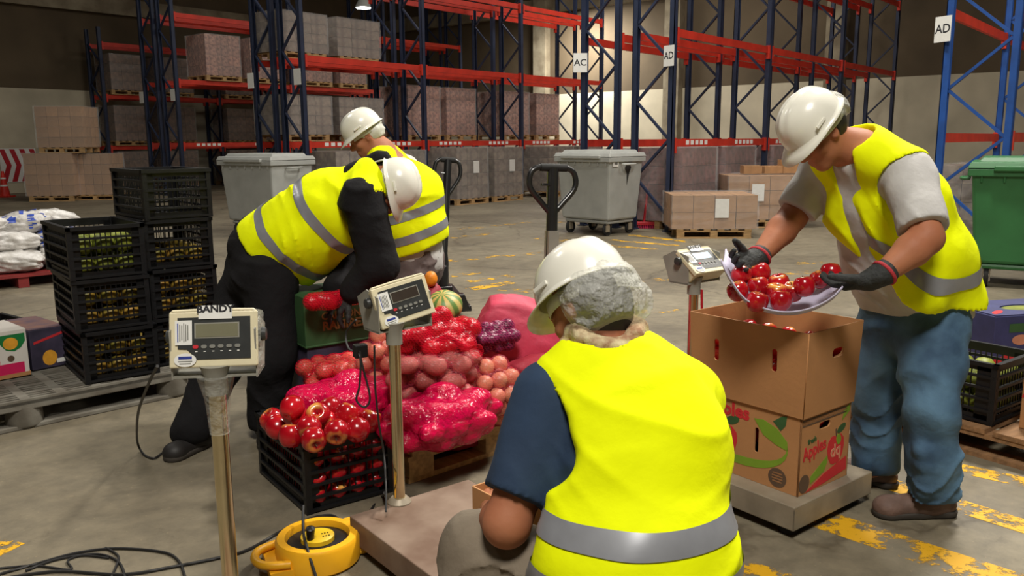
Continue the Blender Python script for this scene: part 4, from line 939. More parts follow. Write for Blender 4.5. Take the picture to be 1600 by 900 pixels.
# ================================================================ SCALES
def scale(label, base, rz, height, tilt, roll=0.0, plat=(0.53, 0.7), sheet=True, lit=False, lcd='lcd', covered=False, ptop='rust_plate', pz=0.13, platx=0.0, ix=0.0):
    t = thing('platform_scale', label, 'scale', Vector((base.x, base.y, 0)), rz, None)
    MB().tube(((0, 0, pz - 0.02), (0, 0, height - 0.1)), 0.022, 18).build('post', 'chrome', t, 40)
    MB().lathe([(0.045, pz - 0.012), (0.045, pz + 0.004), (0.03, pz + 0.02)], 18).build('post_socket', 'steel_dull', t, 40)
    MB().lathe([(0.03, height - 0.15), (0.03, height - 0.1), (0.04, height - 0.07)], 16).build('bracket_collar', 'bracket_grey', t, 40)
    X = Matrix.Translation((ix, 0, height)) @ Matrix.Rotation(roll, 4, 'Y') @ Matrix.Rotation(R(90) - tilt, 4, 'X') @ Matrix.Scale(0.86, 4)     # panel space: x right, y up, z out of the face
    w, h, d = 0.262, 0.172, 0.062
    k = MB(); w *= 0.86; h *= 0.86
    for s in (-1, 1): k.prism([(-0.055, -0.10), (0.055, -0.10), (0.1, 0.015), (0.03, 0.05), (-0.05, 0.03)], s * (w / 2 - 0.006), s * (w / 2 - 0.002), TRS((0, 0.045, height - 0.005), R(90)))
    k.box((0, 0.045, height - 0.1), (w - 0.004, 0.11, 0.005)).build('bracket', 'bracket_grey', t, X=Matrix.Translation((ix, 0, 0)))
    for s in (-1, 1): MB().lathe([(0.004, 0), (0.017, 0), (0.02, 0.006), (0.017, 0.016), (0.004, 0.018)], 12, TRS((ix + s * (w / 2 + 0.001), 0.045, height + 0.0), 0, 0, R(90 * s))).build('clamp_knob', 'panel_dark', t, 40)
    w /= 0.86; h /= 0.86
    b = MB().box((0, 0, -d / 2 - 0.02), (w * 0.9, h * 0.86, d), taper=(1.06, 1.08)).box((0, 0, -0.012), (w, h, 0.024)).prism([(-w / 2, h / 2 - 0.002), (w / 2, h / 2 - 0.002), (w * 0.46, h / 2 + 0.007), (0, h / 2 + 0.01), (-w * 0.46, h / 2 + 0.007)], 0.0, 0.024, Matrix(((1, 0, 0, 0), (0, 0, 1, 0), (0, -1, 0, 0), (0, 0, 0, 1))))
    hs = b.build('indicator_housing', 'cream', t, bevel=0.007, X=X)
    fp = [(-0.105, 0.068), (0.112, 0.068), (0.112, -0.062), (-0.055, -0.062), (-0.062, -0.045), (-0.078, -0.03), (-0.105, -0.028)]
    flat([fp], 'panel_dark', hs, Matrix.Translation((0, 0, 0.001)), 'face_panel', 0.002)
    flat([rect(0.134, 0.048, 0.012, 0.027)], 'bracket_grey', hs, Matrix.Translation((0, 0, 0.0025)), 'screen_frame', 0.001)
    sc_ = flat([rect(0.126, 0.04, 0.012, 0.027)], 'lcd_lit' if lit else lcd, hs, Matrix.Translation((0, 0, 0.0035)), 'display_screen', 0.001)
    for i in range(6):
        flat([slot(0.017, 0.011, -0.052 + i * 0.025, -0.022)], 'btn_red' if i == 0 else 'btn_grey', hs, Matrix.Translation((0, 0, 0.003)), 'button', 0.003)
        flat([rect(0.007, 0.0025, -0.05 + i * 0.025, -0.037)], 'paper', hs, Matrix.Translation((0, 0, 0.0024)), 'button_mark', 0.0006)
    st = flat([rect(0.05, 0.075, -0.087, 0.022)], 'paper', hs, Matrix.Translation((0, 0, 0.0032)), 'data_sticker', 0.0006)
    for i in range(6): flat([rect(0.003, 0.058 - 0.006 * (i % 3), -0.104 + i * 0.006, 0.022)], 'ink_blue' if i == 0 else 'btn_grey', st, Matrix.Translation((0, 0, 0.0006)), 'print_line', 0.0004)
    so = flat([ell(0.033, 0.021, -0.083, -0.062)], 'paper', hs, Matrix.Translation((0, 0, 0.003)), 'oval_sticker', 0.0008)
    flat([rect(0.04, 0.009, -0.083, -0.055)], 'ink_blue', so, Matrix.Translation((0, 0, 0.0008)), 'blue_print', 0.0004)
    flat([rect(0.042, 0.003, -0.083, -0.066), rect(0.034, 0.003, -0.083, -0.073)], 'btn_grey', so, Matrix.Translation((0, 0, 0.0008)), 'print_line', 0.0004)
    if sheet:
        s = flat([rect(0.1, 0.042, 0.008, 0.083)], 'paper', hs, Matrix.Translation((0, 0, 0.0045)), 'name_sheet', 0.0006)
        text('BANDY', 0.03, 'ink', s, Matrix.Translation((0.008, 0.092, 0.0006)), 'hand_lettering', 0.0004, bold=0.0012, sx=1.1)
    if covered:
        e = MB().box((0, 0, -0.022), (w + 0.018, h + 0.012, 0.07), taper=(0.98, 0.98)).build('plastic_cover', 'cover_film', t, bevel=0.012, X=X @ Matrix.Translation((0, 0, -0.026)))
        MB().lathe([(0.05, height - 0.1), (0.034, height - 0.16), (0.03, height - 0.2), (0.026, height - 0.26)], 14).build('cover_wrap', 'cover_film', t, 60)
    pw, pd = plat; cy = -pd / 2 + 0.012
    pt = MB().box((platx, cy, pz - 0.006), (pw, pd, 0.012)).box((platx, cy - pd / 2 + 0.004, pz - 0.05), (pw, 0.008, 0.088)).box((platx, cy + pd / 2 - 0.004, pz - 0.05), (pw, 0.008, 0.088)).box((platx - pw / 2 + 0.004, cy, pz - 0.05), (0.008, pd, 0.088)).box((platx + pw / 2 - 0.004, cy, pz - 0.05), (0.008, pd, 0.088))
    pt.build('platform', ptop, t, bevel=0.004)
    MB().box((platx, cy, 0.052), (pw - 0.05, pd - 0.05, 0.03)).build('under_frame', 'steel_dull', t)
    for sx in (-1, 1):
        for sy in (-1, 1): MB().lathe([(0.034, 0.0), (0.034, 0.022), (0.014, 0.028), (0.014, 0.05)], 14).build('foot', 'rubber', t, 40, X=TRS((platx + sx * (pw / 2 - 0.06), cy + sy * (pd / 2 - 0.06), 0)))
    return t
s1 = scale('cream scale on a post at the left front, wrapped in clear plastic', W(341, 640, 2.24), R(7), 0.938, R(14), 0, (0.5, 0.6), covered=True)
s2 = scale('cream scale with blank dark display in the middle, on a rusty platform', W(617, 560, 3.0), R(38), 0.885, R(16), R(-9), (0.52, 0.7), sheet=False, lcd='lcd_dark', platx=0.06, ix=0.045)
s3b = W(1082, 520, 3.8)
s3 = scale('scale with lit blue display beside the open cardboard box', s3b, R(38), 0.912, R(52), 0, (0.54, 0.82), lit=True, ptop='steel_dull', platx=-0.11, ix=0.06)
MB().tube([(0.03, -0.02, 0.78), (0.035, -0.03, 0.5), (0.03, -0.02, 0.15)], 0.006, 6).build('red_cable', 'red_plastic', s3)
def cable(label, pts, r=0.0045, n=8):
    return tag(MB().tube(spline(pts, n), r, 6).build('power_cable', 'cable', smooth=60), label, 'cable', 'cables on the floor')
def F(px, py, z=0.005): return G(px, py, z)
cable('thin cable hanging from the left scale, curving over the floor', [W(246, 572, 2.42), W(232, 600, 2.6), W(216, 645, 3.0), G(214, 682, 0.14), G(217, 698, 0.04), F(226, 711, 0.008), F(240, 716, 0.008), F(252, 709, 0.008), F(266, 700, 0.008), F(282, 690, 0.008)], 0.005)
cable('black cable running from the yellow reel to the left corner', [F(545, 830), F(520, 806), F(480, 812), F(440, 830), F(390, 858), F(350, 870), F(270, 886), F(190, 898), F(90, 893), F(0, 905)], 0.006)
cable('black cable in a wide loop at the bottom left', [F(-10, 900), F(60, 880), F(120, 864), F(180, 857), F(250, 862), F(278, 875), F(290, 905)], 0.005)
cable('black cable in a small loop inside the wide one', [F(40, 892), F(90, 874), F(150, 866), F(185, 878), F(196, 905)], 0.005)
cable('black cable with a crossing bend at the bottom left', [F(165, 856), F(184, 868), F(182, 884), F(172, 905)], 0.0045)
cable('black cable doubled along the bottom left corner', [F(0, 888), F(55, 884), F(110, 890), F(106, 876), F(130, 868), F(170, 872)], 0.004)
cable('thick black cable dropping from the middle scale to the reel', [W(601, 770, 2.98), F(598, 775), F(578, 800), F(571, 830), F(576, 850)], 0.006)
cable('black cable hanging in front of the red bags from the middle scale', [W(585, 540, 2.98), W(586, 600, 3.0), W(592, 660, 3.05), W(600, 712, 3.1), W(603, 760, 3.0), W(603, 800, 2.95)], 0.004)
cable('black cable looped below the middle indicator', [W(556, 500, 3.02), W(541, 520, 3.06), W(545, 545, 3.04), W(562, 555, 3.0), W(562, 600, 3.0), W(557, 625, 3.0), W(570, 636, 3.0), W(578, 620, 3.0), W(566, 570, 3.0), W(562, 548, 3.0)], 0.004)
cable('black cable crossing over the yellow reel', [W(474, 790, 3.0), W(474, 830, 2.92), W(481, 860, 2.8), F(495, 905, 0.02)], 0.005)
adp = W(563, 548, 3.02)
tag(MB().box((0, 0, 0), (0.05, 0.035, 0.05)).build('plug_adapter', 'black_plastic', bevel=0.006, X=TRS(adp, R(30))), 'black plug adapter hanging below the middle indicator', 'plug')
# ---- yellow cable reel
rc = G(498, 874)
t = thing('cable_reel', 'round yellow cable reel lying on the floor', 'cable reel', rc, R(25))
RH = 0.095
MB().lathe([(0.135, 0.0), (0.145, 0.01), (0.145, RH - 0.01), (0.138, RH), (0.112, RH), (0.108, RH - 0.012), (0.108, RH - 0.03), (0.02, RH - 0.03)], 36).build('casing', 'reel_yellow', t, 40)
MB().lathe([(0.106, RH - 0.03), (0.106, RH - 0.022), (0.06, RH - 0.018), (0.06, RH - 0.03)], 30).build('cable_drum', 'black_plastic', t, 40)
MB().lathe([(0.058, RH - 0.03), (0.058, RH - 0.004), (0.05, RH)], 28).build('hub_disc', 'yellow_disc', t, 40)
MB().lathe([(0.012, RH - 0.004), (0.016, RH + 0.05), (0.008, RH + 0.055)], 12, TRS((-0.03, 0.0, 0), 0, R(15))).build('crank_knob', 'black_plastic', t, 40)
for k in range(3):
    for j in range(2): MB().lathe([(0.003, 0), (0.0035, 0.002)], 8).build('socket_hole', 'black_plastic', t, X=TRS((0.015 + k * 0.01, -0.025 + j * 0.022, RH - 0.001)))
hd = MB().tube(spline([(-0.11, 0.09, 0.05), (-0.19, 0.06, 0.05), (-0.215, 0.0, 0.05), (-0.19, -0.06, 0.05), (-0.11, -0.09, 0.05)], 5), 0.015, 8)
hd.box((-0.13, 0, 0.02), (0.1, 0.2, 0.03)).build('carry_handle', 'reel_yellow', t, 50)
MB().box((0.148, 0.03, RH / 2), (0.075, 0.15, RH * 0.9)).build('cable_outlet', 'reel_yellow', t, bevel=0.01)
# ================================================================ APPLES
def apple_mesh(r=0.041):
    prof = [(0.0015, 0.55), (0.12, 0.60), (0.3, 0.80), (0.52, 0.90), (0.76, 0.80), (0.94, 0.50), (1.0, 0.15), (0.97, -0.2), (0.84, -0.55), (0.62, -0.82), (0.4, -0.93), (0.22, -0.92), (0.1, -0.84), (0.0015, -0.80)]
    b = MB().lathe([(a * r, z * r) for a, z in reversed(prof)], 18)
    b.v = [(x * (1 + 0.04 * math.sin(5 * math.atan2(y, x)) * (-z / r * 0.5 + 0.5)), y * (1 + 0.04 * math.sin(5 * math.atan2(y, x)) * (-z / r * 0.5 + 0.5)), z) for x, y, z in b.v]
    return b.mesh('apple', 'apple', 60)
AM = apple_mesh(); STEM = MB().tube(((0, 0, 0.022), (0.001, 0, 0.034), (0.004, 0, 0.044)), 0.0016, 5).mesh('stem', 'print_brown')
def apple(loc, rot, label, group, s=1.0, stem=True):
    o = obj('apple', AM); o.location = loc; o.rotation_euler = rot; o.scale = (s, s, s * 0.97)
    if stem: obj('stem', STEM, o)
    return tag(o, label, 'apple', group)
# ---- black crate of apples
ca = G(480, 806); crz = R(36)
a1 = Vector((math.cos(crz), math.sin(crz), 0)); a2 = Vector((-math.sin(crz), math.cos(crz), 0))
CW, CD, CH = 0.385, 0.535, 0.285
cc = ca + a1 * CW / 2 + a2 * CD / 2
acr = crate('black crate heaped with red apples, in front of the produce pallet', cc, crz, CW, CD, CH, None)
rng = random.Random(11)
Rm = Matrix.Rotation(crz, 3, 'Z')
for k in range(3):
    for i in range(4):
        for j in range(6):
            if 0 < i < 3 and 0 < j < 5 and k < 2: continue
            p = Vector(((i - 1.5) * 0.0865, (j - 2.5) * 0.0885, 0.052 + k * 0.079))
            apple(cc + Rm @ p, (rng.uniform(-.9, .9), rng.uniform(-.9, .9), rng.uniform(0, 6)), 'red apple packed inside the black crate, below the heap', 'apples packed in the crate', 1.0, False)
heap = [(426, 657, 'at the left end of the crate heap', .315), (434, 668, 'orange cheeked, at the front of the left end of the heap', .30), (456, 638, 'highest at the left of the heap, orange topped', .40), (462, 650, 'pink one just in front of the highest left one', .36),
        (455, 681, 'lowest at the front left edge of the heap', .315), (483, 668, 'in the middle front, behind the one with green calyx', .345), (490, 686, 'showing its yellow-green calyx at the front corner', .315), (497, 649, 'orange, at the centre of the heap', .375),
        (516, 639, 'at the back centre of the heap, stem forward', .36), (526, 674, 'large dark red, right of the green calyx one', .335), (543, 648, 'dark red, at the back right of the heap', .36), (558, 672, 'dark red, at the front right of the heap', .325), (577, 658, 'red and yellow striped, at the right end of the heap', .325),
        (470, 665, 'half hidden in the dip of the heap', .315), (512, 662, 'half hidden at the centre right of the heap', .325)]
for px, py, d, z in heap:
    apple(G(px, py, z), (rng.uniform(-1.2, 1.2) if 'calyx' not in d else R(115), rng.uniform(-.8, .8), rng.uniform(0, 6) if 'calyx' not in d else R(8)), 'apple ' + d, 'apples heaped on the crate', 1.22)
# ================================================================ PRODUCE PALLET
C0 = G(640, 757); pr = R(42); f1 = Vector((math.cos(pr), math.sin(pr), 0)); f2 = Vector((-math.sin(pr), math.cos(pr), 0))
wood_pallet('wooden pallet under the bags of onions, potatoes and red vegetables', C0 + f1 * 0.5 + f2 * 0.55, pr + R(90), 1.1, 1.0, 'pallet_wood')
def net_bag(label, c, dims, rz, veg, vd, net, vlabel, group, seed=0, tail=None, h=0.008, k=0.03, vname=None, zmin=0.141, off=0.004, tilt=0.0):
    rng = random.Random(seed); Rz = Matrix.Rotation(rz, 3, 'Z') @ Matrix.Rotation(tilt, 3, 'Y'); pts = []
    sx, sy, sz = vd[0] * 0.92, vd[1] * 0.95, vd[2] * 0.85
    nx, ny, nz_ = int(dims[0] / sx) + 1, int(dims[1] / sy) + 1, int(dims[2] / sz) + 1
    for kz in range(nz_):
        for i in range(nx):
            for j in range(ny):
                p = Vector(((i - (nx - 1) / 2 + 0.5 * (kz % 2) * 0.8) * sx, (j - (ny - 1) / 2 + 0.4 * (kz % 2)) * sy, (kz - (nz_ - 1) / 2) * sz))
                if (p.x / (dims[0] / 2)) ** 2 + (p.y / (dims[1] / 2)) ** 2 + (p.z / (dims[2] / 2)) ** 2 < 0.95: pts.append(p + Vector((rng.uniform(-.1, .1) * sx, rng.uniform(-.1, .1) * sy, rng.uniform(-.08, .08) * sz)))
    P = [c + Rz @ p for p in pts]; lo = np.min([list(p) for p in P], 0) - max(vd); hi = np.max([list(p) for p in P], 0) + max(vd)
    if tail is not None: lo = np.minimum(lo, list(tail)) ; hi = np.maximum(hi, list(tail))
    fl = Field(lo, hi, h)
    for i, p in enumerate(P):
        o = obj(vname, VEGM[veg][i % len(VEGM[veg])]); o.location = p
        e = Matrix.Rotation(rng.uniform(0, 3.1), 3, 'Z') @ Matrix.Rotation(rng.uniform(-.5, .5), 3, 'X') if vd[0] > vd[1] * 1.15 else Matrix.Rotation(rng.uniform(0, 6), 3, 'Z') @ Matrix.Rotation(rng.uniform(-.9, .9), 3, 'X')
        e = Rz @ Matrix.Rotation(rng.uniform(-.5, .5), 3, 'Z') if vd[0] > vd[1] * 1.15 else e
        o.rotation_euler = e.to_euler(); tag(o, vlabel, vname, group)
        fl.ell(p, [x / 2 + off for x in vd], np.array(e), k)
    if tail is not None:
        d = (Vector(tail) - c); fl.cone(c + d * 0.55, Vector(tail), 0.035, 0.012, 0.05); fl.cone(Vector(tail), Vector(tail) + d.normalized() * 0.04, 0.012, 0.03, 0.01)
    fl.f -= off * 0.5
    fl.plane((0, 0, zmin), (0, 0, -1))
    return tag(obj('net_bag', fl.mesh('net_bag', net)), label, 'bag', 'bags on the produce pallet')
VEGM = {'onion': [veg_mesh('onion', 'onion', (0.08, 0.08, 0.075), s, 0.06) for s in range(2)], 'potato': [veg_mesh('potato', 'potato', (0.115, 0.08, 0.075), s, 0.25) for s in range(3)],
        'red': [veg_mesh('red_pepper', 'red_veg', (0.13, 0.075, 0.07), s, 0.3) for s in range(3)], 'tomato': [veg_mesh('tomato', 'red_veg', (0.09, 0.085, 0.075), s, 0.12) for s in range(2)], 'dark': [veg_mesh('purple_onion', 'dark_veg', (0.06, 0.06, 0.055), s, 0.1) for s in range(2)]}
def sack(name, label, c, dims, rz, m, seed, rx=0.0, ry=0.0, lump=0.1, sq=0.6):
    o = obj(name, pillow_mesh(name, dims, m, seed, 16, lump, sq)); o.location = c; o.rotation_euler = (rx, ry, rz)
    return tag(o, label, 'sack', 'sacks on the produce pallet')
net_bag('shiny magenta bag of red peppers at the front right of the pallet', W(690, 652, 3.56), (0.50, 0.34, 0.25), pr + R(-6), 'red', (0.13, 0.075, 0.07), 'net_magenta', 'red pepper in the shiny magenta bag at the pallet front', 'peppers in the front right bag', 1, vname='red_pepper', k=0.045, tail=W(765, 640, 3.75))
net_bag('smooth magenta bag of red peppers behind the crate of apples', W(548, 632, 3.72), (0.52, 0.32, 0.25), pr + R(-20), 'red', (0.13, 0.075, 0.07), 'net_magenta', 'red pepper in the magenta bag behind the apples', 'peppers in the left bag', 2, vname='red_pepper', k=0.06)
net_bag('pink net bag of pale onions at the right end of the pallet', W(770, 612, 3.82), (0.26, 0.2, 0.28), pr, 'onion', (0.08, 0.08, 0.075), 'net_pink', 'pale onion in the net bag at the pallet\'s right end', 'onions in the right bag', 3, vname='onion', k=0.02)
net_bag('pink net bag of potatoes in the middle of the heap', W(685, 583, 3.72), (0.46, 0.32, 0.26), pr + R(-10), 'potato', (0.115, 0.08, 0.075), 'net_pink', 'potato in the net bag at the middle of the heap', 'potatoes in the middle bag', 4, vname='potato', k=0.02)
net_bag('bright red net bag of tomatoes on top of the potatoes', W(678, 526, 3.78), (0.40, 0.26, 0.22), pr + R(-15), 'tomato', (0.09, 0.085, 0.075), 'net_red', 'tomato in the bright red net bag on top', 'tomatoes in the top bag', 5, vname='tomato', k=0.03, tail=W(735, 545, 3.6))
net_bag('striped net bag of onions at the left behind the magenta bag', W(540, 580, 3.92), (0.42, 0.22, 0.2), pr + R(-20), 'onion', (0.08, 0.08, 0.075), 'net_red', 'onion in the striped net bag at the left of the heap', 'onions in the left bag', 6, vname='onion', k=0.02)
net_bag('pale net bag of onions right behind the middle scale\'s post', W(592, 565, 3.86), (0.22, 0.2, 0.3), pr, 'onion', (0.08, 0.08, 0.075), 'net_pink', 'pale onion in the bag behind the scale post', 'onions in the bag behind the post', 7, vname='onion', k=0.02)
net_bag('purple net bag of small dark onions beside the pink sack', W(775, 525, 4.0), (0.24, 0.16, 0.14), pr + R(-20), 'dark', (0.06, 0.06, 0.055), 'net_purple', 'small dark onion in the purple net bag', 'dark onions in the purple bag', 8, vname='onion', k=0.015)
sack('sack', 'big pink woven sack leaning behind the dark onions', W(812, 528, 4.25), (0.46, 0.30, 0.42), pr - R(40), 'raffia', 2, R(-12), R(20), 0.06, 0.7)
sack('sack', 'dark red woven sack at the right, behind the seated man', W(850, 590, 4.1), (0.44, 0.3, 0.24), pr, 'raffia_dark', 4)
sack('sack', 'dark red woven sack under the potatoes', W(700, 640, 4.1), (0.62, 0.4, 0.3), pr + R(80), 'raffia_dark', 5)
sack('sack', 'dark red woven sack under the onions at the left', W(600, 620, 4.25), (0.5, 0.4, 0.34), pr + R(80), 'raffia_dark', 6)
sack('sack', 'upright pink sack between the two bending men', Vector((W(566, 440, 4.55).x, W(566, 440, 4.55).y, 0.52)), (0.3, 0.26, 0.78), pr, 'raffia', 7, 0, 0, 0.06, 0.7)
mz = W(694, 478, 4.2)
o = obj('squash', veg_mesh('squash', 'squash_green', (0.19, 0.19, 0.15), 3, 0.05, 3)); o.location = mz; o.rotation_euler = (R(20), R(-15), 0.4); tag(o, 'green and orange striped squash behind the tomatoes', 'squash', 'squashes on the heap')
sack('sack', 'dark red sack that carries the striped squash', Vector((mz.x + 0.0, mz.y + 0.02, mz.z - 0.27)), (0.26, 0.26, 0.40), pr, 'raffia_dark', 9)
oz = W(673, 436, 4.5)
o = obj('squash', veg_mesh('squash', 'squash_orange', (0.075, 0.075, 0.085), 6, 0.08, 3)); o.location = oz; tag(o, 'small orange squash at the foot of the pallet truck', 'squash', 'squashes on the heap')
sack('sack', 'dark sack under the small orange squash', Vector((oz.x + 0.0, oz.y + 0.03, oz.z - 0.45)), (0.2, 0.2, 0.84), pr, 'raffia_dark', 10, 0, 0, 0.05, 0.7)
# ---- green and purple boxes in front of the man in black
gb = W(478, 545, 4.0); gx = R(36)
g1 = Vector((math.cos(gx), math.sin(gx), 0)); g2 = Vector((-math.sin(gx), math.cos(gx), 0))
t = thing('fruit_box', 'purple carton under the green one, behind the onions', 'box', Vector((gb.x, gb.y, 0.141)) + g1 * 0.24 + g2 * 0.17, gx)
MB().box((0, 0, (gb.z - 0.143) / 2), (0.46, 0.32, gb.z - 0.143)).build('carton_body', 'box_purple', t, bevel=0.004)
t = thing('fruit_box', 'moss green carton lettered CARTON RAMIREZ beside the man in black', 'box', Vector((gb.x, gb.y, gb.z)) + g1 * 0.24 + g2 * 0.17, gx)
MB().box((0, 0, 0.125), (0.48, 0.34, 0.25)).box((0, 0, 0.004), (0.484, 0.344, 0.012)).build('carton_body', 'box_moss', t, bevel=0.004)
FX = Matrix.Translation((-0.03, -0.1715, 0)) @ frame((0, 0, 0), (1, 0, 0), (0, 0, 1))
text('CARTON', 0.05, 'moss_text', t, FX @ Matrix.Translation((-0.02, 0.145, 0)), 'lettering', bold=0.0015)
text('RAMIREZ', 0.06, 'moss_text', t, FX @ Matrix.Translation((0, 0.095, 0)), 'lettering', bold=0.002)
hb = W(530, 468, 3.98)
net_bag('red net bag in the hands of the man in black', Vector((hb.x, hb.y, hb.z + 0.005)), (0.34, 0.15, 0.13), gx, 'tomato', (0.09, 0.085, 0.075), 'net_red', 'tomato in the red bag under the man\'s hands', 'tomatoes in the hand-held bag', 12, vname='tomato', k=0.05)
# ================================================================ BOXES ON THE RIGHT SCALE
bz = R(38); h1 = Vector((math.cos(bz), math.sin(bz), 0)); h2 = Vector((-math.sin(bz), math.cos(bz), 0))
k1 = G(1246, 777, 0.131)
BD, BW, BH = 0.50, 0.335, 0.305      # along h2, along h1, height
o1 = k1 + h1 * BW / 2 + h2 * BD / 2
t = thing('apple_box', 'printed apple box standing on the steel scale platform', 'box', o1, bz)
def panel(t, loops, X, m='cardboard', name='side_panel', th=0.006): return flat(loops, m, t, X, name, th)
LF = Matrix.Translation((-BW / 2, 0, 0)) @ frame((0, 0, 0), (0, -1, 0), (0, 0, 1))      # left face: x runs to the near corner
RF = Matrix.Translation((0, -BD / 2, 0)) @ frame((0, 0, 0), (1, 0, 0), (0, 0, 1))
cx = BD / 2
panel(t, [rect(BD, BH, 0, BH / 2), slot(0.018, 0.1, cx - 0.19, 0.17), slot(0.018, 0.1, cx - 0.4, 0.17)], LF @ Matrix.Translation((0, 0, -0.003)))
panel(t, [rect(BW, BH, 0, BH / 2), slot(0.075, 0.028, -0.01, 0.25)], RF @ Matrix.Translation((0, 0, -0.003)))
panel(t, [rect(BD, BH, 0, BH / 2)], Matrix.Translation((BW / 2, 0, 0)) @ frame((0, 0, 0), (0, 1, 0), (0, 0, 1)))
panel(t, [rect(BW, BH, 0, BH / 2)], Matrix.Translation((0, BD / 2, 0)) @ frame((0, 0, 0), (-1, 0, 0), (0, 0, 1)))
panel(t, [rect(BW - 0.01, BD - 0.01)], Matrix.Translation((0, 0, 0.004)), 'cardboard', 'bottom_panel')
panel(t, [rect(BW - 0.004, BD - 0.004)], Matrix.Translation((0, 0, BH - 0.004)), 'cardboard', 'lid_panel')
D1, D2 = Matrix.Translation((0, 0, 0.0008)), Matrix.Translation((0, 0, 0.0016))
text('Apples', 0.075, 'print_red', t, LF @ D1 @ Matrix.Translation((cx - 0.335, 0.262, 0)), 'red_lettering', bold=0.0025, sx=1.05)
def logo(FX, x, z, s):
    ap = [(x + s * a, z + s * b) for a, b in ((0, .62), (.18, .72), (.45, .7), (.72, .45), (.78, .05), (.66, -.4), (.42, -.75), (.15, -.85), (0, -.8), (-.15, -.85), (-.42, -.75), (-.66, -.4), (-.78, .05), (-.72, .45), (-.45, .7), (-.18, .72))]
    flat([ap], 'print_red', t, FX @ D1, 'apple_print')
    text('dq', s * 0.95, 'print_tan', t, FX @ D2 @ Matrix.Translation((x, z - s * 0.12, 0)), 'logo_lettering', bold=0.002)
    flat([ell(s * .42, s * .2, x + s * .45, z + s * 1.0, rot=0.35)], 'print_dkgreen', t, FX @ D1, 'leaf_print')
    flat([ell(s * .22, s * .3, x + s * .22, z + s * .45, rot=0.3)], 'print_green', t, FX @ D2, 'leaf_print')
    flat([[(x - s * .03, z + s * .6), (x + s * .05, z + s * .6), (x - s * .02, z + s * 1.1), (x - s * .12, z + s * 1.05)]], 'print_brown', t, FX @ D1, 'stalk_print')
logo(LF, cx - 0.345, 0.135, 0.085)
def arc(cx_, cz_, rx, rz_, w, a0, a1, n=14):
    o = [(cx_ + rx * math.cos(a), cz_ + rz_ * math.sin(a)) for a in [a0 + (a1 - a0) * i / n for i in range(n + 1)]]
    return o + [(cx_ + (rx - w * math.sin(math.pi * i / n)) * math.cos(a), cz_ + (rz_ - w * math.sin(math.pi * i / n)) * math.sin(a)) for i, a in reversed([(i, a0 + (a1 - a0) * i / n) for i in range(1, n)])]
flat([arc(cx - 0.27, 0.16, 0.22, 0.11, 0.035, R(190), R(370))], 'print_green', t, LF @ D1, 'green_swoosh')
flat([arc(cx - 0.4, 0.12, 0.17, 0.10, 0.02, R(200), R(300))], 'print_red', t, LF @ D1, 'red_swoosh')
flat([[(cx - .205, .255), (cx - .16, .26), (cx - .1, .24), (cx - .055, .2), (cx - .05, .165), (cx - .1, .175), (cx - .16, .2)]], 'print_green', t, LF @ D1, 'leaf_print')
flat([[(cx - .12, .265), (cx - .08, .295), (cx - .06, .30), (cx - .065, .26), (cx - .085, .235)]], 'print_dkgreen', t, LF @ D1, 'leaf_print')
flat([ell(0.04, 0.038, cx - 0.09, 0.048)], 'print_brown', t, LF @ D1, 'round_stamp')
for k in range(4): flat([rect(0.05 - 0.006 * abs(k - 1.5), 0.005, cx - 0.09, 0.033 + k * 0.011)], 'cardboard_in', t, LF @ D2, 'stamp_line')
text('Apples', 0.07, 'print_red', t, RF @ D1 @ Matrix.Translation((-0.07, 0.165, 0)) @ Matrix.Rotation(R(8), 4, 'Z'), 'red_lettering', bold=0.002, sx=0.8)
text('fresh', 0.028, 'print_dkgreen', t, RF @ D1 @ Matrix.Translation((-0.09, 0.205, 0)) @ Matrix.Rotation(R(6), 4, 'Z'), 'green_lettering', bold=0.001)
logo(RF, 0.075, 0.135, 0.075)
flat([[(-.09, .03), (-.09, .06), (0.02, .12), (0.02, .09), (0.0, .06)]], 'print_green', t, RF @ D1, 'green_swoosh')
flat([[(-.12, .004), (0.0, .05), (.155, .085), (.16, .03), (.0, .01)]], 'print_red', t, RF @ D1, 'red_swoosh')
flat([[(.11, .24), (.16, .27), (.16, .30), (.12, .28)]], 'print_green', t, RF @ D1, 'leaf_print')
flat([ell(0.034, 0.036, -0.13, 0.042)], 'print_brown', t, RF @ D1, 'round_stamp')
for k in range(3): flat([rect(0.3, 0.006, -0.01, 0.272 + k * 0.01)], 'print_brown' if k != 1 else 'cardboard_in', t, RF @ D1, 'print_line')
rng = random.Random(5); Rb = Matrix.Rotation(bz, 3, 'Z')
for k in range(2):
    for j in range(5):
        for i in range(3): apple(o1 + Rb @ Vector(((i - 1) * 0.098, (j - 2) * 0.094, 0.17 + k * 0.082)), (rng.uniform(-1, 1), rng.uniform(-1, 1), 0), 'red apple inside the printed apple box', 'apples in the printed box', 1.05, False)
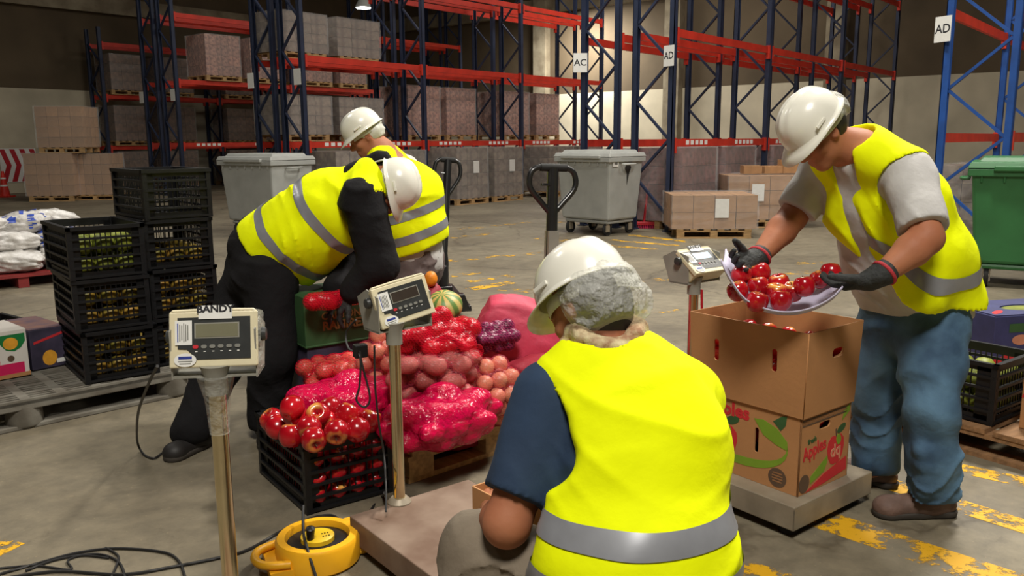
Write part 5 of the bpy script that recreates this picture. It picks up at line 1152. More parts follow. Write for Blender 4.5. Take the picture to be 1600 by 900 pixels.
# ---- open plain box on top
z2 = 0.131 + BH + 0.001
H2 = 0.325
t = thing('cardboard_box', 'plain open cardboard box on top of the printed apple box', 'box', Vector((o1.x, o1.y, z2)), bz + R(0.5))
W2, D2_ = BW + 0.012, BD + 0.012
fl_ = 0.03
def wall(name, loops, at, right, lean, m='cardboard'):
    panel(t, loops, Matrix.Translation(at) @ frame((0, 0, 0), right, Vector((0, 0, 1)) + Vector(lean)), m, name, 0.006)
wall('side_panel', [[(-D2_ / 2, 0), (D2_ / 2, 0), (D2_ / 2 + 0.012, H2), (-D2_ / 2 - 0.012, H2)], slot(0.024, 0.088, cx - 0.12, 0.20), slot(0.024, 0.088, cx - 0.385, 0.19)], (-W2 / 2, 0, 0), (0, -1, 0), (-0.035, 0, 0))
wall('side_panel', [[(-W2 / 2, 0), (W2 / 2, 0), (W2 / 2 + 0.012, H2), (-W2 / 2 - 0.012, H2)], slot(0.078, 0.036, 0.02, 0.225)], (0, -D2_ / 2, 0), (1, 0, 0), (0, -0.035, 0))
wall('side_panel', [[(-D2_ / 2, 0), (D2_ / 2, 0), (D2_ / 2 + 0.012, H2), (-D2_ / 2 - 0.012, H2)]], (W2 / 2, 0, 0), (0, 1, 0), (0.035, 0, 0))
wall('side_panel', [[(-W2 / 2, 0), (W2 / 2, 0), (W2 / 2 + 0.012, H2), (-W2 / 2 - 0.012, H2)]], (0, D2_ / 2, 0), (-1, 0, 0), (0, 0.035, 0))
panel(t, [rect(W2 - 0.01, D2_ - 0.01)], Matrix.Translation((0, 0, 0.006)), 'cardboard_in', 'bottom_panel')
for k in range(2):
    for j in range(5):
        for i in range(3): apple(Vector((o1.x, o1.y, z2)) + Rb @ Vector(((i - 1) * 0.1, (j - 2) * 0.096, 0.055 + k * 0.085)), (rng.uniform(-1, 1), rng.uniform(-1, 1), 0), 'red apple inside the plain open box', 'apples in the plain box', 1.05, False)
for k in range(2): # upper layer seen through the hand holes
    for j in range(5): apple(Vector((o1.x, o1.y, z2)) + Rb @ Vector((-0.1 + k * 0.2, (j - 2) * 0.096, 0.222)), (rng.uniform(-1, 1), rng.uniform(-1, 1), 0), 'red apple at the top inside the plain open box', 'apples in the plain box', 1.0, False)
# ---- flexible tray of apples held over the box
TL, TR_ = W(1128, 432, 3.12), W(1312, 452, 3.0)
ax = (TR_ - TL); dep = Vector((0.30, 0.95, 0)).normalized(); tv = []; nu, nv = 18, 8
for i in range(nu + 1):
    for j in range(nv + 1):
        u = i / nu; v = j / nv - 0.5
        p = TL + ax * u + dep * (v * 0.30)
        p.z += -0.115 * (4 * u * (1 - u)) ** 0.8 + 0.035 * (2 * v) ** 2 + (0.05 * (1 - u * 5) if u < 0.2 else 0)
        tv.append(p)
b = MB().add(tv, [(i * (nv + 1) + j, (i + 1) * (nv + 1) + j, (i + 1) * (nv + 1) + j + 1, i * (nv + 1) + j + 1) for i in range(nu) for j in range(nv)])
o = b.build('apple_tray', 'tray', smooth=60); md = o.modifiers.new('thickness', 'SOLIDIFY'); md.thickness = 0.005
tag(o, 'bent lilac paper tray of apples held over the open box', 'tray')
tray_ap = [(1158, 430, 3.12, 'at the left rear corner of the tray, stem up'), (1188, 426, 3.16, 'yellow stemmed, at the rear beside the right glove'), (1153, 455, 3.05, 'at the left end of the tray'), (1185, 448, 3.08, 'yellow topped, second row of the tray'), (1183, 472, 2.98, 'lowest at the front of the tray, left one'),
           (1217, 443, 3.11, 'dark, at the middle of the tray rear'), (1213, 458, 3.06, 'in the middle of the tray'), (1220, 470, 2.98, 'lowest at the front of the tray, right one'), (1238, 456, 3.06, 'mostly hidden left of the yellow one'), (1257, 448, 3.02, 'yellow and orange, at the tray\'s right'), (1298, 427, 3.1, 'highest at the right end, near the left glove'), (1280, 437, 3.12, 'small orange, between the yellow and highest ones')]
for i, (px, py, zc, d) in enumerate(tray_ap):
    apple(W(px, py, zc), (rng.uniform(-.5, .5), rng.uniform(-.5, .5), rng.uniform(0, 6)), 'apple ' + d, 'apples on the tray', 0.96 if 'small' not in d else 0.85)
# ---- box in front of the seated man, and his stool
sb = W(770, 800, 2.2)
t = thing('cardboard_box', 'small open cardboard box by the seated man\'s left hand', 'box', Vector((sb.x + 0.06, sb.y + 0.02, 0.131)), R(40))
hh = sb.z + 0.06 - 0.131
for nm, c, d in (('side_panel', (0, -0.08, hh / 2), (0.16, 0.005, hh)), ('side_panel', (0, 0.08, hh / 2), (0.16, 0.005, hh)), ('side_panel', (-0.08, 0, hh / 2), (0.005, 0.16, hh)), ('side_panel', (0.08, 0, hh / 2), (0.005, 0.16, hh)), ('bottom_panel', (0, 0, 0.003), (0.16, 0.16, 0.005))):
    MB().box(c, d).build(nm, 'cardboard', t)
# ================================================================ PEOPLE
def A(v): return np.array(v, float)
def N_(v): v = A(v); return v / np.linalg.norm(v)
class Person:
    def __init__(s, label, base, h, lo, hi):
        s.base = Vector(base); s.h = h; s.lo = lo; s.hi = hi; s.label = label; s.pending = []; s.o = None
        s.body = Field(lo, hi, h, 0.06)
    def finish_body(s):
        me = s.body.mesh('person', 'skin'); me.transform(Matrix.Translation(-s.base))
        s.o = obj('person', me); s.o.location = s.base; tag(s.o, s.label, 'person'); s.body = None; return s.o
    def cloth(s, fl, name, m, smooth=2, label=None, parent=None):
        me = fl.mesh(name, m, smooth); me.transform(Matrix.Translation(-s.base)); o = obj(name, me, parent or s.o)
        if label: o['label'] = label
        return o
    def field(s, lo=None, hi=None, h=None): return Field(lo if lo is not None else s.lo, hi if hi is not None else s.hi, h or s.h, 0.06)
    def band(s, vest, planes, name='reflective_tape', grow=0.0035):
        for p, n, w, *keep in planes:
            n = N_(n); bm = bmesh.new(); bm.from_mesh(vest.data)
            pl = Vector(p) - s.base
            for sg in (1, -1):
                g = bm.verts[:] + bm.edges[:] + bm.faces[:]
                bmesh.ops.bisect_plane(bm, geom=g, plane_co=pl + Vector(n) * (sg * w / 2), plane_no=Vector(n) * sg, clear_outer=True)
            for kp, kn in keep: bmesh.ops.bisect_plane(bm, geom=bm.verts[:] + bm.edges[:] + bm.faces[:], plane_co=Vector(kp) - s.base, plane_no=Vector(kn), clear_outer=True)
            bm.normal_update()
            for v in bm.verts: v.co += v.normal * grow
            me = bpy.data.meshes.new(name); bm.to_mesh(me); bm.free(); me.materials.clear(); me.materials.append(M('tape')); me.shade_smooth()
            o = obj(name, me, vest)
def head(f, c, fw, up, neck, nr=0.058, sc=1.0, neck2=None):
    fw = N_(fw); up = N_(A(up) - fw * (A(up) @ fw)); rt = np.cross(fw, up); c = A(c); X = np.stack([rt, fw, up], 1)
    at = lambda r_, f_, u_: c + sc * (rt * r_ + fw * f_ + up * u_)
    f.ell(at(0, -0.012, 0.03), (.076 * sc, .096 * sc, .094 * sc), X, 0.02)
    f.ell(at(0, 0.028, -0.045), (.06 * sc, .066 * sc, .075 * sc), X, 0.03)
    f.ell(at(0, 0.07, -0.098), (.026 * sc, .022 * sc, .02 * sc), X, 0.03)
    f.cone(at(0, 0.086, 0.022), at(0, 0.112, -0.018), .010 * sc, .015 * sc, 0.014)
    for q in (-1, 1):
        f.ell(at(q * 0.016, 0.098, -0.022), (.011 * sc,) * 3, X, 0.008)
        f.ell(at(q * 0.033, 0.094, 0.012), (.016 * sc, .012 * sc, .010 * sc), X, 0.012, 'sub')
        f.ell(at(q * 0.034, 0.080, 0.010), (.014 * sc, .012 * sc, .011 * sc), X, 0.004)
        f.cone(at(q * 0.012, 0.09, 0.032), at(q * 0.05, 0.078, 0.03), .010 * sc, .008 * sc, 0.012)
        f.ell(at(q * 0.046, 0.062, -0.02), (.022 * sc, .02 * sc, .018 * sc), X, 0.025)
        f.ell(at(q * 0.079, -0.008, -0.002), (.010 * sc, .021 * sc, .033 * sc), X, 0.006)
        f.ell(at(q * 0.085, -0.002, 0.0), (.006 * sc, .010 * sc, .018 * sc), X, 0.004, 'sub')
    f.cone(at(-0.022, 0.090, -0.055), at(0.022, 0.090, -0.055), .009 * sc, .009 * sc, 0.006)
    f.cone(at(-0.018, 0.088, -0.070), at(0.018, 0.088, -0.070), .010 * sc, .010 * sc, 0.006)
    f.cone(at(0, -0.02, -0.05), neck, nr, nr * 1.08, 0.03)
    return at, X
def hard_hat(pr, c, fw, up, lift=0.05, s=1.0, adjuster=True, label=None, tilt=0.0):
    fw = N_(fw); up = N_(A(up) - fw * (A(up) @ fw)); rt = np.cross(fw, up)
    X = Matrix.Translation(Vector(c) - pr.base) @ Matrix((Vector(rt), Vector(fw), Vector(up))).transposed().to_4x4() @ Matrix.Translation((0, -0.008, lift)) @ Matrix.Rotation(tilt, 4, 'X') @ Matrix.Scale(s, 4)
    na, nt = 48, 14; vs = []; rx, ry, hz = 0.110, 0.134, 0.122
    for j in range(nt + 1):
        t = j / nt * math.pi / 2
        for k in range(na):
            a = 2 * math.pi * k / na; sx, sy = math.sin(a), math.cos(a)
            rr = math.sin(t) ** 0.82; z = hz * (math.cos(t) ** 0.9 if t < math.pi / 2 - 1e-6 else 0)
            x, y = rx * rr * sx, ry * rr * sy
            if j < nt - 2:
                for off in (0, 0.042, -0.042):
                    z += 0.006 * math.exp(-((x - off) / 0.009) ** 2) * (1 if off == 0 else 0.6)
            vs.append((x, y, z))
    for e, (o, dz) in enumerate(((0.006, -0.001), (0.4, -0.008), (1.0, -0.012))):
        for k in range(na):
            a = 2 * math.pi * k / na; sx, sy = math.sin(a), math.cos(a)
            fr = max(0, sy) ** 1.6
            w = (0.013 + 0.042 * fr) * o
            vs.append(((rx + w * (0.8 if sy > 0 else 1)) * sx, (ry + w) * sy, dz - 0.016 * fr * o - 0.004 * o))
    nr_ = nt + 4
    fs = [(i * na + k, i * na + (k + 1) % na, (i + 1) * na + (k + 1) % na, (i + 1) * na + k) for i in range(nr_ - 1) for k in range(na)]
    b = MB().add(vs, fs); me = b.mesh('hard_hat', 'hard_hat'); me.shade_smooth()
    bm = bmesh.new(); bm.from_mesh(me); bmesh.ops.remove_doubles(bm, verts=bm.verts, dist=1e-5); bmesh.ops.recalc_face_normals(bm, faces=bm.faces); bm.to_mesh(me); bm.free(); me.shade_smooth()
    o = obj('hard_hat', me, pr.o, X=X)
    md = o.modifiers.new('thickness', 'SOLIDIFY'); md.thickness = 0.004; md.offset = -1
    if label: o['label'] = label
    hb = []; 
    for z in (-0.045, -0.012):
        for k in range(36):
            a = 2 * math.pi * k / 36; hb.append((0.094 * math.sin(a), 0.112 * math.cos(a) - 0.004, z + (-0.012 if math.cos(a) < 0 else 0.004) * abs(math.cos(a))))
    bb = MB().add(hb, [(k, (k + 1) % 36, 36 + (k + 1) % 36, 36 + k) for k in range(36)]).build('headband', 'hat_strap', o, 60)
    md = bb.modifiers.new('thickness', 'SOLIDIFY'); md.thickness = 0.003
    if adjuster:
        ad = MB().box((0.03, -0.119, -0.04), (0.09, 0.008, 0.04))
        for k in range(6): ad.box((0.005 + k * 0.011, -0.124, -0.04), (0.004, 0.004, 0.026))
        ad.build('adjuster', 'hat_strap', o, bevel=0.002)
    for q in (-1, 1): MB().box((q * 0.111, 0.03, 0.02), (0.006, 0.05, 0.012)).build('slot_cover', 'hard_hat', o, bevel=0.002)
    return o
def hand(f, wrist, d, palm, thumb, s=1.0, curl=0.9, spread=0.1, fat=1.0):   # d: direction of fingers, palm: palm normal, thumb: direction of the thumb side
    w = A(wrist); d = N_(d); palm = N_(A(palm) - d * (A(palm) @ d)); th = N_(A(thumb) - d * (A(thumb) @ d) - palm * (A(thumb) @ palm))
    k = 0.012 * s
    f.cone(w - d * 0.02 * s, w + d * 0.03 * s, .029 * s * fat, .030 * s * fat, 0.02, palm, 0.75)
    for j in range(4): f.cone(w + d * 0.01 * s + th * (0.022 - 0.013 * j) * s, w + d * 0.082 * s + th * (0.031 - 0.0205 * j) * s, .016 * s * fat, .0125 * s * fat, 0.015)
    L = ((.041, .026, .021), (.046, .029, .022), (.042, .027, .021), (.033, .021, .018))
    for j in range(4):
        p = w + d * (0.084 - 0.004 * abs(j - 1)) * s + th * (0.031 - 0.0205 * j) * s
        dd = N_(d + th * spread * (1.5 - j) * 0.6); r = .0102 * s * fat * (0.88 if j == 3 else 1)
        for q in range(3):
            an = curl * (0.55, 0.75, 0.5)[q] * (1 + 0.12 * j * (q == 0)); dd = N_(dd * math.cos(an) + palm * math.sin(an)); e = p + dd * L[j][q] * s
            f.cone(p, e, r, r * 0.92, 0.004); p = e; r *= 0.92
    p = w + d * 0.022 * s + th * 0.026 * s + palm * 0.008 * s; dd = N_(th * 0.75 + d * 0.75 + palm * 0.3); r = .0145 * s * fat
    for q, l in enumerate((.040, .030, .024)):
        e = p + dd * l * s; f.cone(p, e, r, r * 0.86, 0.008); p = e; r *= 0.86; dd = N_(dd + d * 0.35 + palm * 0.25 * curl)
def boot(f, ankle, heel, toe, s=1.0):
    an, he, to = A(ankle), A(heel), A(toe); d = N_(to - he); sd = N_(np.cross(d, (0, 0, 1)))
    f.cone(he + (0, 0, 0.045), he + d * 0.08 + (0, 0, 0.05), .042 * s, .046 * s, 0.03)
    f.cone(he + d * 0.08 + (0, 0, 0.05), to - d * 0.05 + (0, 0, 0.036), .046 * s, .04 * s, 0.03, sd, 1.12)
    f.ell(to - d * 0.045 + (0, 0, 0.036), (.05 * s, .05 * s, .038 * s), None, 0.03)
    f.cone(he + d * 0.045 + (0, 0, 0.06), an + (0, 0, 0.05), .05 * s, .052 * s, 0.03)
    f.plane((0, 0, 0.002), (0, 0, -1)); return d, sd
def sole(f, heel, toe, z=0.03, s=1.0):
    he, to = A(heel), A(toe); d = N_(to - he); sd = N_(np.cross(d, (0, 0, 1)))
    f.cone(he + (0, 0, 0.02), he + d * 0.1 + (0, 0, 0.02), .047 * s, .045 * s, 0.02); f.cone(he + d * 0.1 + (0, 0, 0.02), to - d * 0.048 + (0, 0, 0.02), .045 * s, .054 * s, 0.02)
    f.plane((0, 0, z), (0, 0, 1)); f.plane((0, 0, 0.001), (0, 0, -1))
def boots(pr, feet, m, h=0.006):
    for an, he, to in feet:
        lo = np.minimum(np.minimum(A(an), A(he)), A(to)) - 0.07; hi = np.maximum(np.maximum(A(an), A(he)), A(to)) + 0.07; lo[2] = 0.0
        f = Field(lo, hi, h); boot(f, an, he, to); o = pr.cloth(f, 'boot', m, 1)
        f = Field(lo, np.minimum(hi, (9, 9, 0.1)), h); sole(f, he, to); pr.cloth(f, 'sole', 'sole', 1, parent=o)
def mid(a, b, t=0.5): return A(a) * (1 - t) + A(b) * t
# ---------------------------------------------------------------- the man standing at the right
fwd = N_((-0.78, -0.62, 0)); lat = N_((0.62, -0.78, 0))       # lat points to his left shoulder
pel = A(W(1430, 472, 3.36)); neck = A(W(1340, 236, 3.12)); che = A(W(1374, 318, 3.22)); bel = A(W(1405, 405, 3.30))
shL = A(W(1418, 272, 3.00)); shR = A(W(1284, 268, 3.34)); elL = A(W(1448, 372, 2.86)); wrL = A(W(1372, 434, 2.84)); elR = A(W(1238, 340, 3.34)); wrR = A(W(1180, 408, 3.22))
hipL = A(W(1462, 500, 3.26)); hipR = A(W(1392, 500, 3.46)); knL = A(W(1455, 640, 3.16)); knR = A(W(1374, 630, 3.46)); anL = A(G(1455, 772, 0.09)); anR = A(G(1362, 728, 0.09))
heL = A(G(1475, 804, 0)); toL = A(G(1366, 806, 0)); heR = A(G(1385, 760, 0)); toR = A(G(1316, 740, 0))
hc = A(W(1279, 210, 3.08)); hf = N_((-0.66, -0.22, -0.72)); hu = N_((-0.66, -0.12, 0.74))
rm = Person('standing man in open yellow vest and jeans tipping apples into the open box', (1.62, 3.2, 0), 0.0075, np.min([wrR, pel, toL, heL, shR, elL, wrL], 0) - (0.1, 0.12, 0), np.max([heL, hipL, elL, shL, hc, pel], 0) + (0.2, 0.25, 0.16))
b = rm.body
at, HX = head(b, hc, hf, hu, neck + A((0, 0, 0.0)), 0.062, 0.98)
b.chain([neck, che, bel, pel], [.075, .125, .135, .135], 0.05, ax=lat, q=1.35)
b.cone(shL, shR, .055, .055, 0.05)
for s_, e_, w_ in ((shL, elL, wrL), (shR, elR, wrR)):
    b.chain([s_, e_], [.066, .056], 0.02); b.cone(e_, mid(e_, w_, 0.3), .056, .058, 0.015); b.cone(mid(e_, w_, .3), mid(e_, w_, .86), .058, .038, 0.015); b.cone(mid(e_, w_, .86), w_, .030, .022, 0.01)
    b.cone(w_, A(w_) + N_(A(w_) - A(e_)) * 0.008, .02, .018, 0.01)
for h_, k_, a_, t_ in ((hipL, knL, anL, toL), (hipR, knR, anR, toR)): b.chain([h_, k_, a_], [.085, .062, .042], 0.03); b.cone(a_, mid(a_, t_, .5) - A((0, 0, .03)), .04, .03, .03)
rm.finish_body()
f = rm.field(pel - (0.3, 0.3, 0.22), np.maximum(neck, shL) + (0.3, 0.3, 0.2)); 
f.lo[0] = min(f.lo[0], elR[0] - 0.1) if False else f.lo[0]
f = rm.field(np.min([elR, shR, pel, elL], 0) - (0.1, 0.1, 0.22), np.max([pel, shL, shR, neck], 0) + (0.22, 0.25, 0.12))
f.chain([neck - (0, 0, 0.05), che, bel, pel - (0, 0, 0.02)], [.07, .150, .165, .168], 0.06, ax=lat, q=1.32)
f.cone(shL, shR, .075, .075, 0.06)
for s_, e_ in ((shL, elL), (shR, elR)):
    q = mid(s_, e_, 0.86); f.cone(s_, e_, .092, .080, 0.03, cuts=((q, A(e_) - A(s_)),))
f.folds(0.004, 1.2, d=(0.5, -0.3, 0.8), seed=1); f.plane(pel - (0, 0, 0.035), (0, 0, -1)); f.cone(neck, neck + N_(hc - neck) * 0.12, .07, .075, .01, op='sub')
rm.cloth(f, 'shirt', 'grey_shirt')
f = rm.field(np.min([hipR, anR, toR, hipL, knL, anL], 0) - (0.12, 0.15, 0.06), np.max([hipL, hipR, anL, heL, pel], 0) + (0.2, 0.2, 0.14))
f.cone(pel + (0, 0, 0.03), mid(hipL, hipR) - (0, 0, 0.02), .155, .158, 0.03, lat, 1.28)
for h_, k_, a_ in ((hipL, knL, anL), (hipR, knR, anR)):
    f.chain([h_, mid(h_, k_, .5), k_, mid(k_, a_, .55), a_ - (0, 0, 0.03)], [.122, .110, .092, .088, .078], 0.05)
    for t in (.45, .62, .78, .92): 
        c_ = mid(k_, a_, t); f.cone(c_ + A((-.055, -.06, .012)), c_ + A((.055, -.035, -.012)), .040, .038, 0.018)
f.folds(0.0055, 1.1, d=(0.3, 0.1, 1), seed=2); f.plane((0, 0, 0.075), (0, 0, -1))
rm.cloth(f, 'jeans', 'denim')
# vest
hemA, hemB = A(W(1525, 392, 3.42)), A(W(1440, 496, 3.06)); hemC = A(W(1300, 430, 3.12))
hn = N_(np.cross(hemB - hemA, hemC - hemA)); hn = hn if hn[2] < 0 else -hn
f = rm.field(np.min([hemA, hemB, pel, shR], 0) - (0.25, 0.2, 0.1), np.max([pel, shL, neck, hemA], 0) + (0.25, 0.28, 0.12))
back = -fwd * 0.035
f.chain([neck + (0, 0, 0.012), che + back * 0.4, bel + back * 0.8, pel + back * 1.5 - (0, 0, .12)], [.085, .172, .192, .205], 0.06, ax=lat, q=1.36)
f.cone(mid(neck, shL, .1), mid(neck, shL, .95), .094, .098, 0.05); f.cone(mid(neck, shR, .1), mid(neck, shR, .95), .094, .098, 0.05)
f.cone(hemB + A((0.02, 0.08, 0.06)), hemB + A((0.06, 0.1, 0.2)), .085, .1, .08)
f.folds(0.004, 0.9, d=(0.8, -0.2, 0.6), seed=3); f.plane(hemA, hn)
for s_, e_ in ((shL, elL), (shR, elR)):
    d = N_(A(e_) - A(s_)); f.cone(A(s_) + d * 0.03, A(e_) + d * 0.1, .103, .098, 0.012, op='sub')
    f.cone(A(s_) + d * 0.04 + lat * (0.06 if s_ is shL else -0.06), A(s_) + d * 0.12 + lat * (0.2 if s_ is shL else -0.2), .10, .12, 0.02, op='sub')
# open front: a wedge of the front is left out from the neck to the hem
for (p_, q_, r1, r2) in ((neck + fwd * 0.08 - (0, 0, 0.02) - lat * .03, che + fwd * 0.22 - lat * .04, .064, .055), (che + fwd * 0.22 - lat * .04, bel + fwd * 0.25 - lat * .025, .058, .062), (bel + fwd * 0.25 - lat * .02, pel + fwd * 0.28 - (0, 0, .1), .062, .10)): f.cone(p_, q_, r1, r2, 0.012, op='sub')
f.cone(neck - N_(che - neck) * 0.01, neck - N_(che - neck) * 0.14, .072, .10, 0.012, op='sub')
v = rm.cloth(f, 'safety_vest', 'vest', 4)
rm.band(v, [(hemA - hn * 0.105, hn, 0.05, (bel - lat * .02, -lat)), (hemA - hn * 0.235, hn, 0.045, (bel - fwd * .08, fwd))])
boots(rm, ((anL, heL, toL), (anR, heR, toR)), 'boot')
hard_hat(rm, hc, hf, hu, 0.052, 0.97, tilt=R(-4))
X3 = HX
f = Field(hc - 0.16, hc + 0.16, 0.006)
f.ell(at(0, -0.035, 0.02), (.083, .09, .1), HX, 0.01); f.ell(at(0, 0.09, 0.0), (.12, .09, .2), HX, 0.01, 'sub'); f.plane(at(0, -0.05, -0.075), -HX[:, 2]); 
for q in (-1, 1): f.ell(at(q * 0.085, 0.0, -0.01), (.025, .03, .04), HX, 0.008, 'sub')
rm.cloth(f, 'hair', 'hair', 1)
f = Field(hc - 0.2, hc + 0.2, 0.006); f.ell(at(0, -0.085, 0.035), (.075, .075, .07), HX, 0.01); f.folds(0.004, 2.2, seed=4); f.ell(at(0, 0.09, 0.03), (.14, .09, .2), HX, 0.01, 'sub')
rm.cloth(f, 'hair_net', 'hair_net', 1)
up_ = A((0, 0, 1.0))
for w_, e_, tgt, pn, tn, nm in ((wrL, elL, A(W(1300, 455, 2.98)), A((-0.2, 0.35, 0.9)), A((-0.3, -0.7, 0.6)), 'L'), (wrR, elR, A(W(1150, 415, 3.14)), A((0.3, -0.75, 0.5)), A((0.2, 0.2, 1)), 'R')):
    d = N_(tgt - w_); f = Field(np.minimum(w_, tgt) - 0.14, np.maximum(w_, tgt) + 0.14, 0.0045)
    hand(f, w_ + d * 0.02, d, pn, tn, 1.08, 0.75, 0.12, 1.12)
    f.cone(w_ - N_(w_ - e_) * 0.03, w_ + d * 0.03, .046, .038, 0.015)
    o = rm.cloth(f, 'glove', 'glove', 1)
    f = Field(w_ - 0.08, w_ + 0.08, 0.0045); dd = N_(w_ - e_); f.cone(w_ - dd * 0.034, w_ - dd * 0.024, .0500, .0500, 0.004, cuts=((w_ - dd * 0.036, -dd), (w_ - dd * 0.022, dd)))
    rm.cloth(f, 'cuff', 'cuff', 1, parent=o)
# ---------------------------------------------------------------- the seated man with his back to the camera
sp = A((0.27, 1.74, 0.47)); sc_ = A((0.272, 1.86, 0.74)); sn = A(W(948, 548, 1.98)); slL = A(W(862, 622, 1.98)); slR = A(W(1062, 612, 2.07))
eL = A(W(792, 818, 1.90)); wL = A(W(768, 800, 2.18)); eR = A((0.42, 2.22, 0.60)); wR = A((0.28, 2.42, 0.52))
hpL = A((0.18, 1.76, 0.43)); hpR = A((0.37, 1.76, 0.43)); kL = A(W(752, 862, 2.02)); kR = A((0.50, 2.18, 0.47)); aL_ = A((-0.13, 1.70, 0.09)); aR_ = A((0.56, 2.02, 0.09))
h2c = A(W(920, 484, 2.03)); h2f = N_((-0.55, 0.50, -0.67)); h2u = N_((-0.34, 0.58, 0.74))
sm = Person('seated man seen from behind in navy T-shirt and yellow vest', (0.27, 1.74, 0), 0.0075, A((-0.3, 1.45, 0.0)), A((0.78, 2.62, 1.32)))
b = sm.body; at, HX = head(b, h2c, h2f, h2u, sn - (0, 0, 0.03), 0.06, 1.0)
slat = A((1, 0.02, 0))
b.chain([sn - (0, 0, .05), sc_, sp], [.07, .115, .12], 0.05, ax=slat, q=1.4); b.cone(slL, slR, .055, .055, .04)
for s_, e_, w_ in ((slL, eL, wL), (slR, eR, wR)):
    b.cone(s_, e_, .066, .054, .02); b.cone(e_, mid(e_, w_, .3), .054, .053, .015); b.cone(mid(e_, w_, .3), w_, .05, .03, .015)
hand(b, wL, A((-0.25, 0.9, -0.1)), A((1, 0.2, -0.2)), A((0.2, 0.2, 1)), 1.0, 0.7); hand(b, wR, A((-0.6, 0.6, -0.2)), A((-0.5, -0.5, -0.6)), A((-0.4, 0.5, 0.7)), 1.0, 0.7)
for h_, k_, a_ in ((hpL, kL, aL_), (hpR, kR, aR_)): b.chain([h_, k_, a_], [.085, .06, .042], .03)
sm.finish_body()
f = sm.field(A((-0.2, 1.5, 0.35)), A((0.72, 2.25, 1.15)))
f.chain([sn - (0, 0, .06), sc_, sp], [.075, .145, .15], 0.05, ax=slat, q=1.36); f.cone(slL, slR, .075, .075, .05)
for s_, e_, t in ((slL, eL, .80), (slR, eR, .8)): f.cone(s_, e_, .094 if s_ is slL else .074, .080, .03, cuts=((mid(s_, e_, t), A(e_) - A(s_)),))
f.folds(0.0035, 1.1, d=(0.6, 0, 0.8), seed=5); f.cone(sn, sn + (0, 0, .15), .075, .08, .01, op='sub'); f.plane((0, 0, 0.42), (0, 0, -1))
sm.cloth(f, 'shirt', 'navy_shirt')
f = sm.field(A((-0.3, 1.45, 0.0)), A((0.78, 2.35, 0.66)))
f.cone(sp - (0, 0, .02), sp + (0, 0, .04), .15, .145, .04, slat, 1.25)
for h_, k_, a_ in ((hpL, kL, aL_), (hpR, kR, aR_)): f.chain([h_, k_], [.105, .092], .05); f.chain([k_, a_ + (0, 0, .02)], [.088, .075], .04)
f.folds(0.005, 1.1, seed=6); f.plane((0, 0, 0.06), (0, 0, -1)); sm.cloth(f, 'trousers', 'khaki')
f = sm.field(A((-0.1, 1.45, 0.3)), A((0.66, 2.2, 1.1)))
f.chain([sn - (0, 0, .05), mid(sn, sc_, .5), sc_ + (0, -.01, 0), sp + (0, -.02, .05), sp + (0, -.03, -.12)], [.085, .138, .168, .165, .166], 0.06, ax=slat, q=1.33)
f.cone(mid(sn, slL, .2), mid(sn, slL, .80), .085, .08, .05); f.cone(mid(sn, slR, .2), mid(sn, slR, 1.12), .085, .092, .05)
f.folds(0.0035, 0.8, d=(0.25, 0, 1), seed=7, cr=0.8)
for s_, e_ in ((slL, eL), (slR, eR)):
    d = N_(A(e_) - A(s_)); sg = -1 if s_ is slL else 1
    f.cone(A(s_) + d * (0.05 if sg < 0 else .26), A(e_) + d * .02, .108, .094, .012, op='sub')
f.cone(A(W(842, 668, 1.72)), A(W(842, 668, 2.25)), .062, .08, .02, op='sub'); f.cone(A(W(850, 712, 1.72)), A(W(850, 712, 2.25)), .066, .085, .02, op='sub')
f.cone(sn + (0, 0, .0), sn + A((-.02, .05, .14)), .085, .11, .012, op='sub'); f.plane((0, 0, 0.37), (0, 0, -1))
v = sm.cloth(f, 'safety_vest', 'vest'); sm.band(v, [((0, 0, .632), (0, 0.0, 1), .048), ((0, 0, .525), (0, 0, 1), .046)])
f = Field(sn - 0.16, sn + 0.16, 0.006)
for k in range(10):
    a0, a1 = 2 * math.pi * k / 10, 2 * math.pi * (k + 1) / 10
    for q, (rr, zz, r0) in enumerate(((.084, -.010, .025), (.077, .024, .022))):
        p = lambda a: sn + A((0, 0.01, 0.025)) + A((rr * math.cos(a), rr * 0.95 * math.sin(a) + .005, zz + .022 * math.sin(a) + .008 * math.cos(3 * a + q)))
        f.cone(p(a0), p(a1), r0, r0, .008)
f.folds(0.003, 2.0, seed=8); sm.cloth(f, 'scarf', 'scarf', 1)
boots(sm, ((aL_, aL_ + A((0.02, -0.09, -.09)), aL_ + A((-0.08, 0.17, -.09))), (aR_, aR_ + A((0, -.07, -.09)), aR_ + A((0.02, .2, -.09)))), 'boot', 0.008)
hard_hat(sm, h2c, h2f, h2u, 0.055, 0.97, tilt=R(6))
f = Field(h2c - 0.17, h2c + 0.17, 0.006); f.ell(at(0, -.028, .005), (.085, .094, .115), HX, .01); f.ell(at(0, .1, -.02), (.14, .09, .2), HX, .01, 'sub')
for q in (-1, 1): f.ell(at(q * 0.085, 0.0, -0.005), (.025, .03, .042), HX, 0.008, 'sub')
f.plane(at(0, -.05, -.115), -HX[:, 2]); sm.cloth(f, 'hair', 'hair', 1)
f = Field(h2c - 0.2, h2c + 0.2, 0.006); f.ell(at(0, -.055, .0), (.108, .096, .1), HX, .01); f.ell(at(0.0, -.085, -.02), (.085, .05, .045), HX, .04); f.folds(0.0045, 2.2, d=(0.9, 0.3, 0.2), seed=9, cr=1.6); f.ell(at(0, .1, 0), (.17, .1, .25), HX, .01, 'sub'); f.plane(at(0, -.05, -.085), A(-HX[:, 2]))
sm.cloth(f, 'hair_net', 'hair_net', 1)
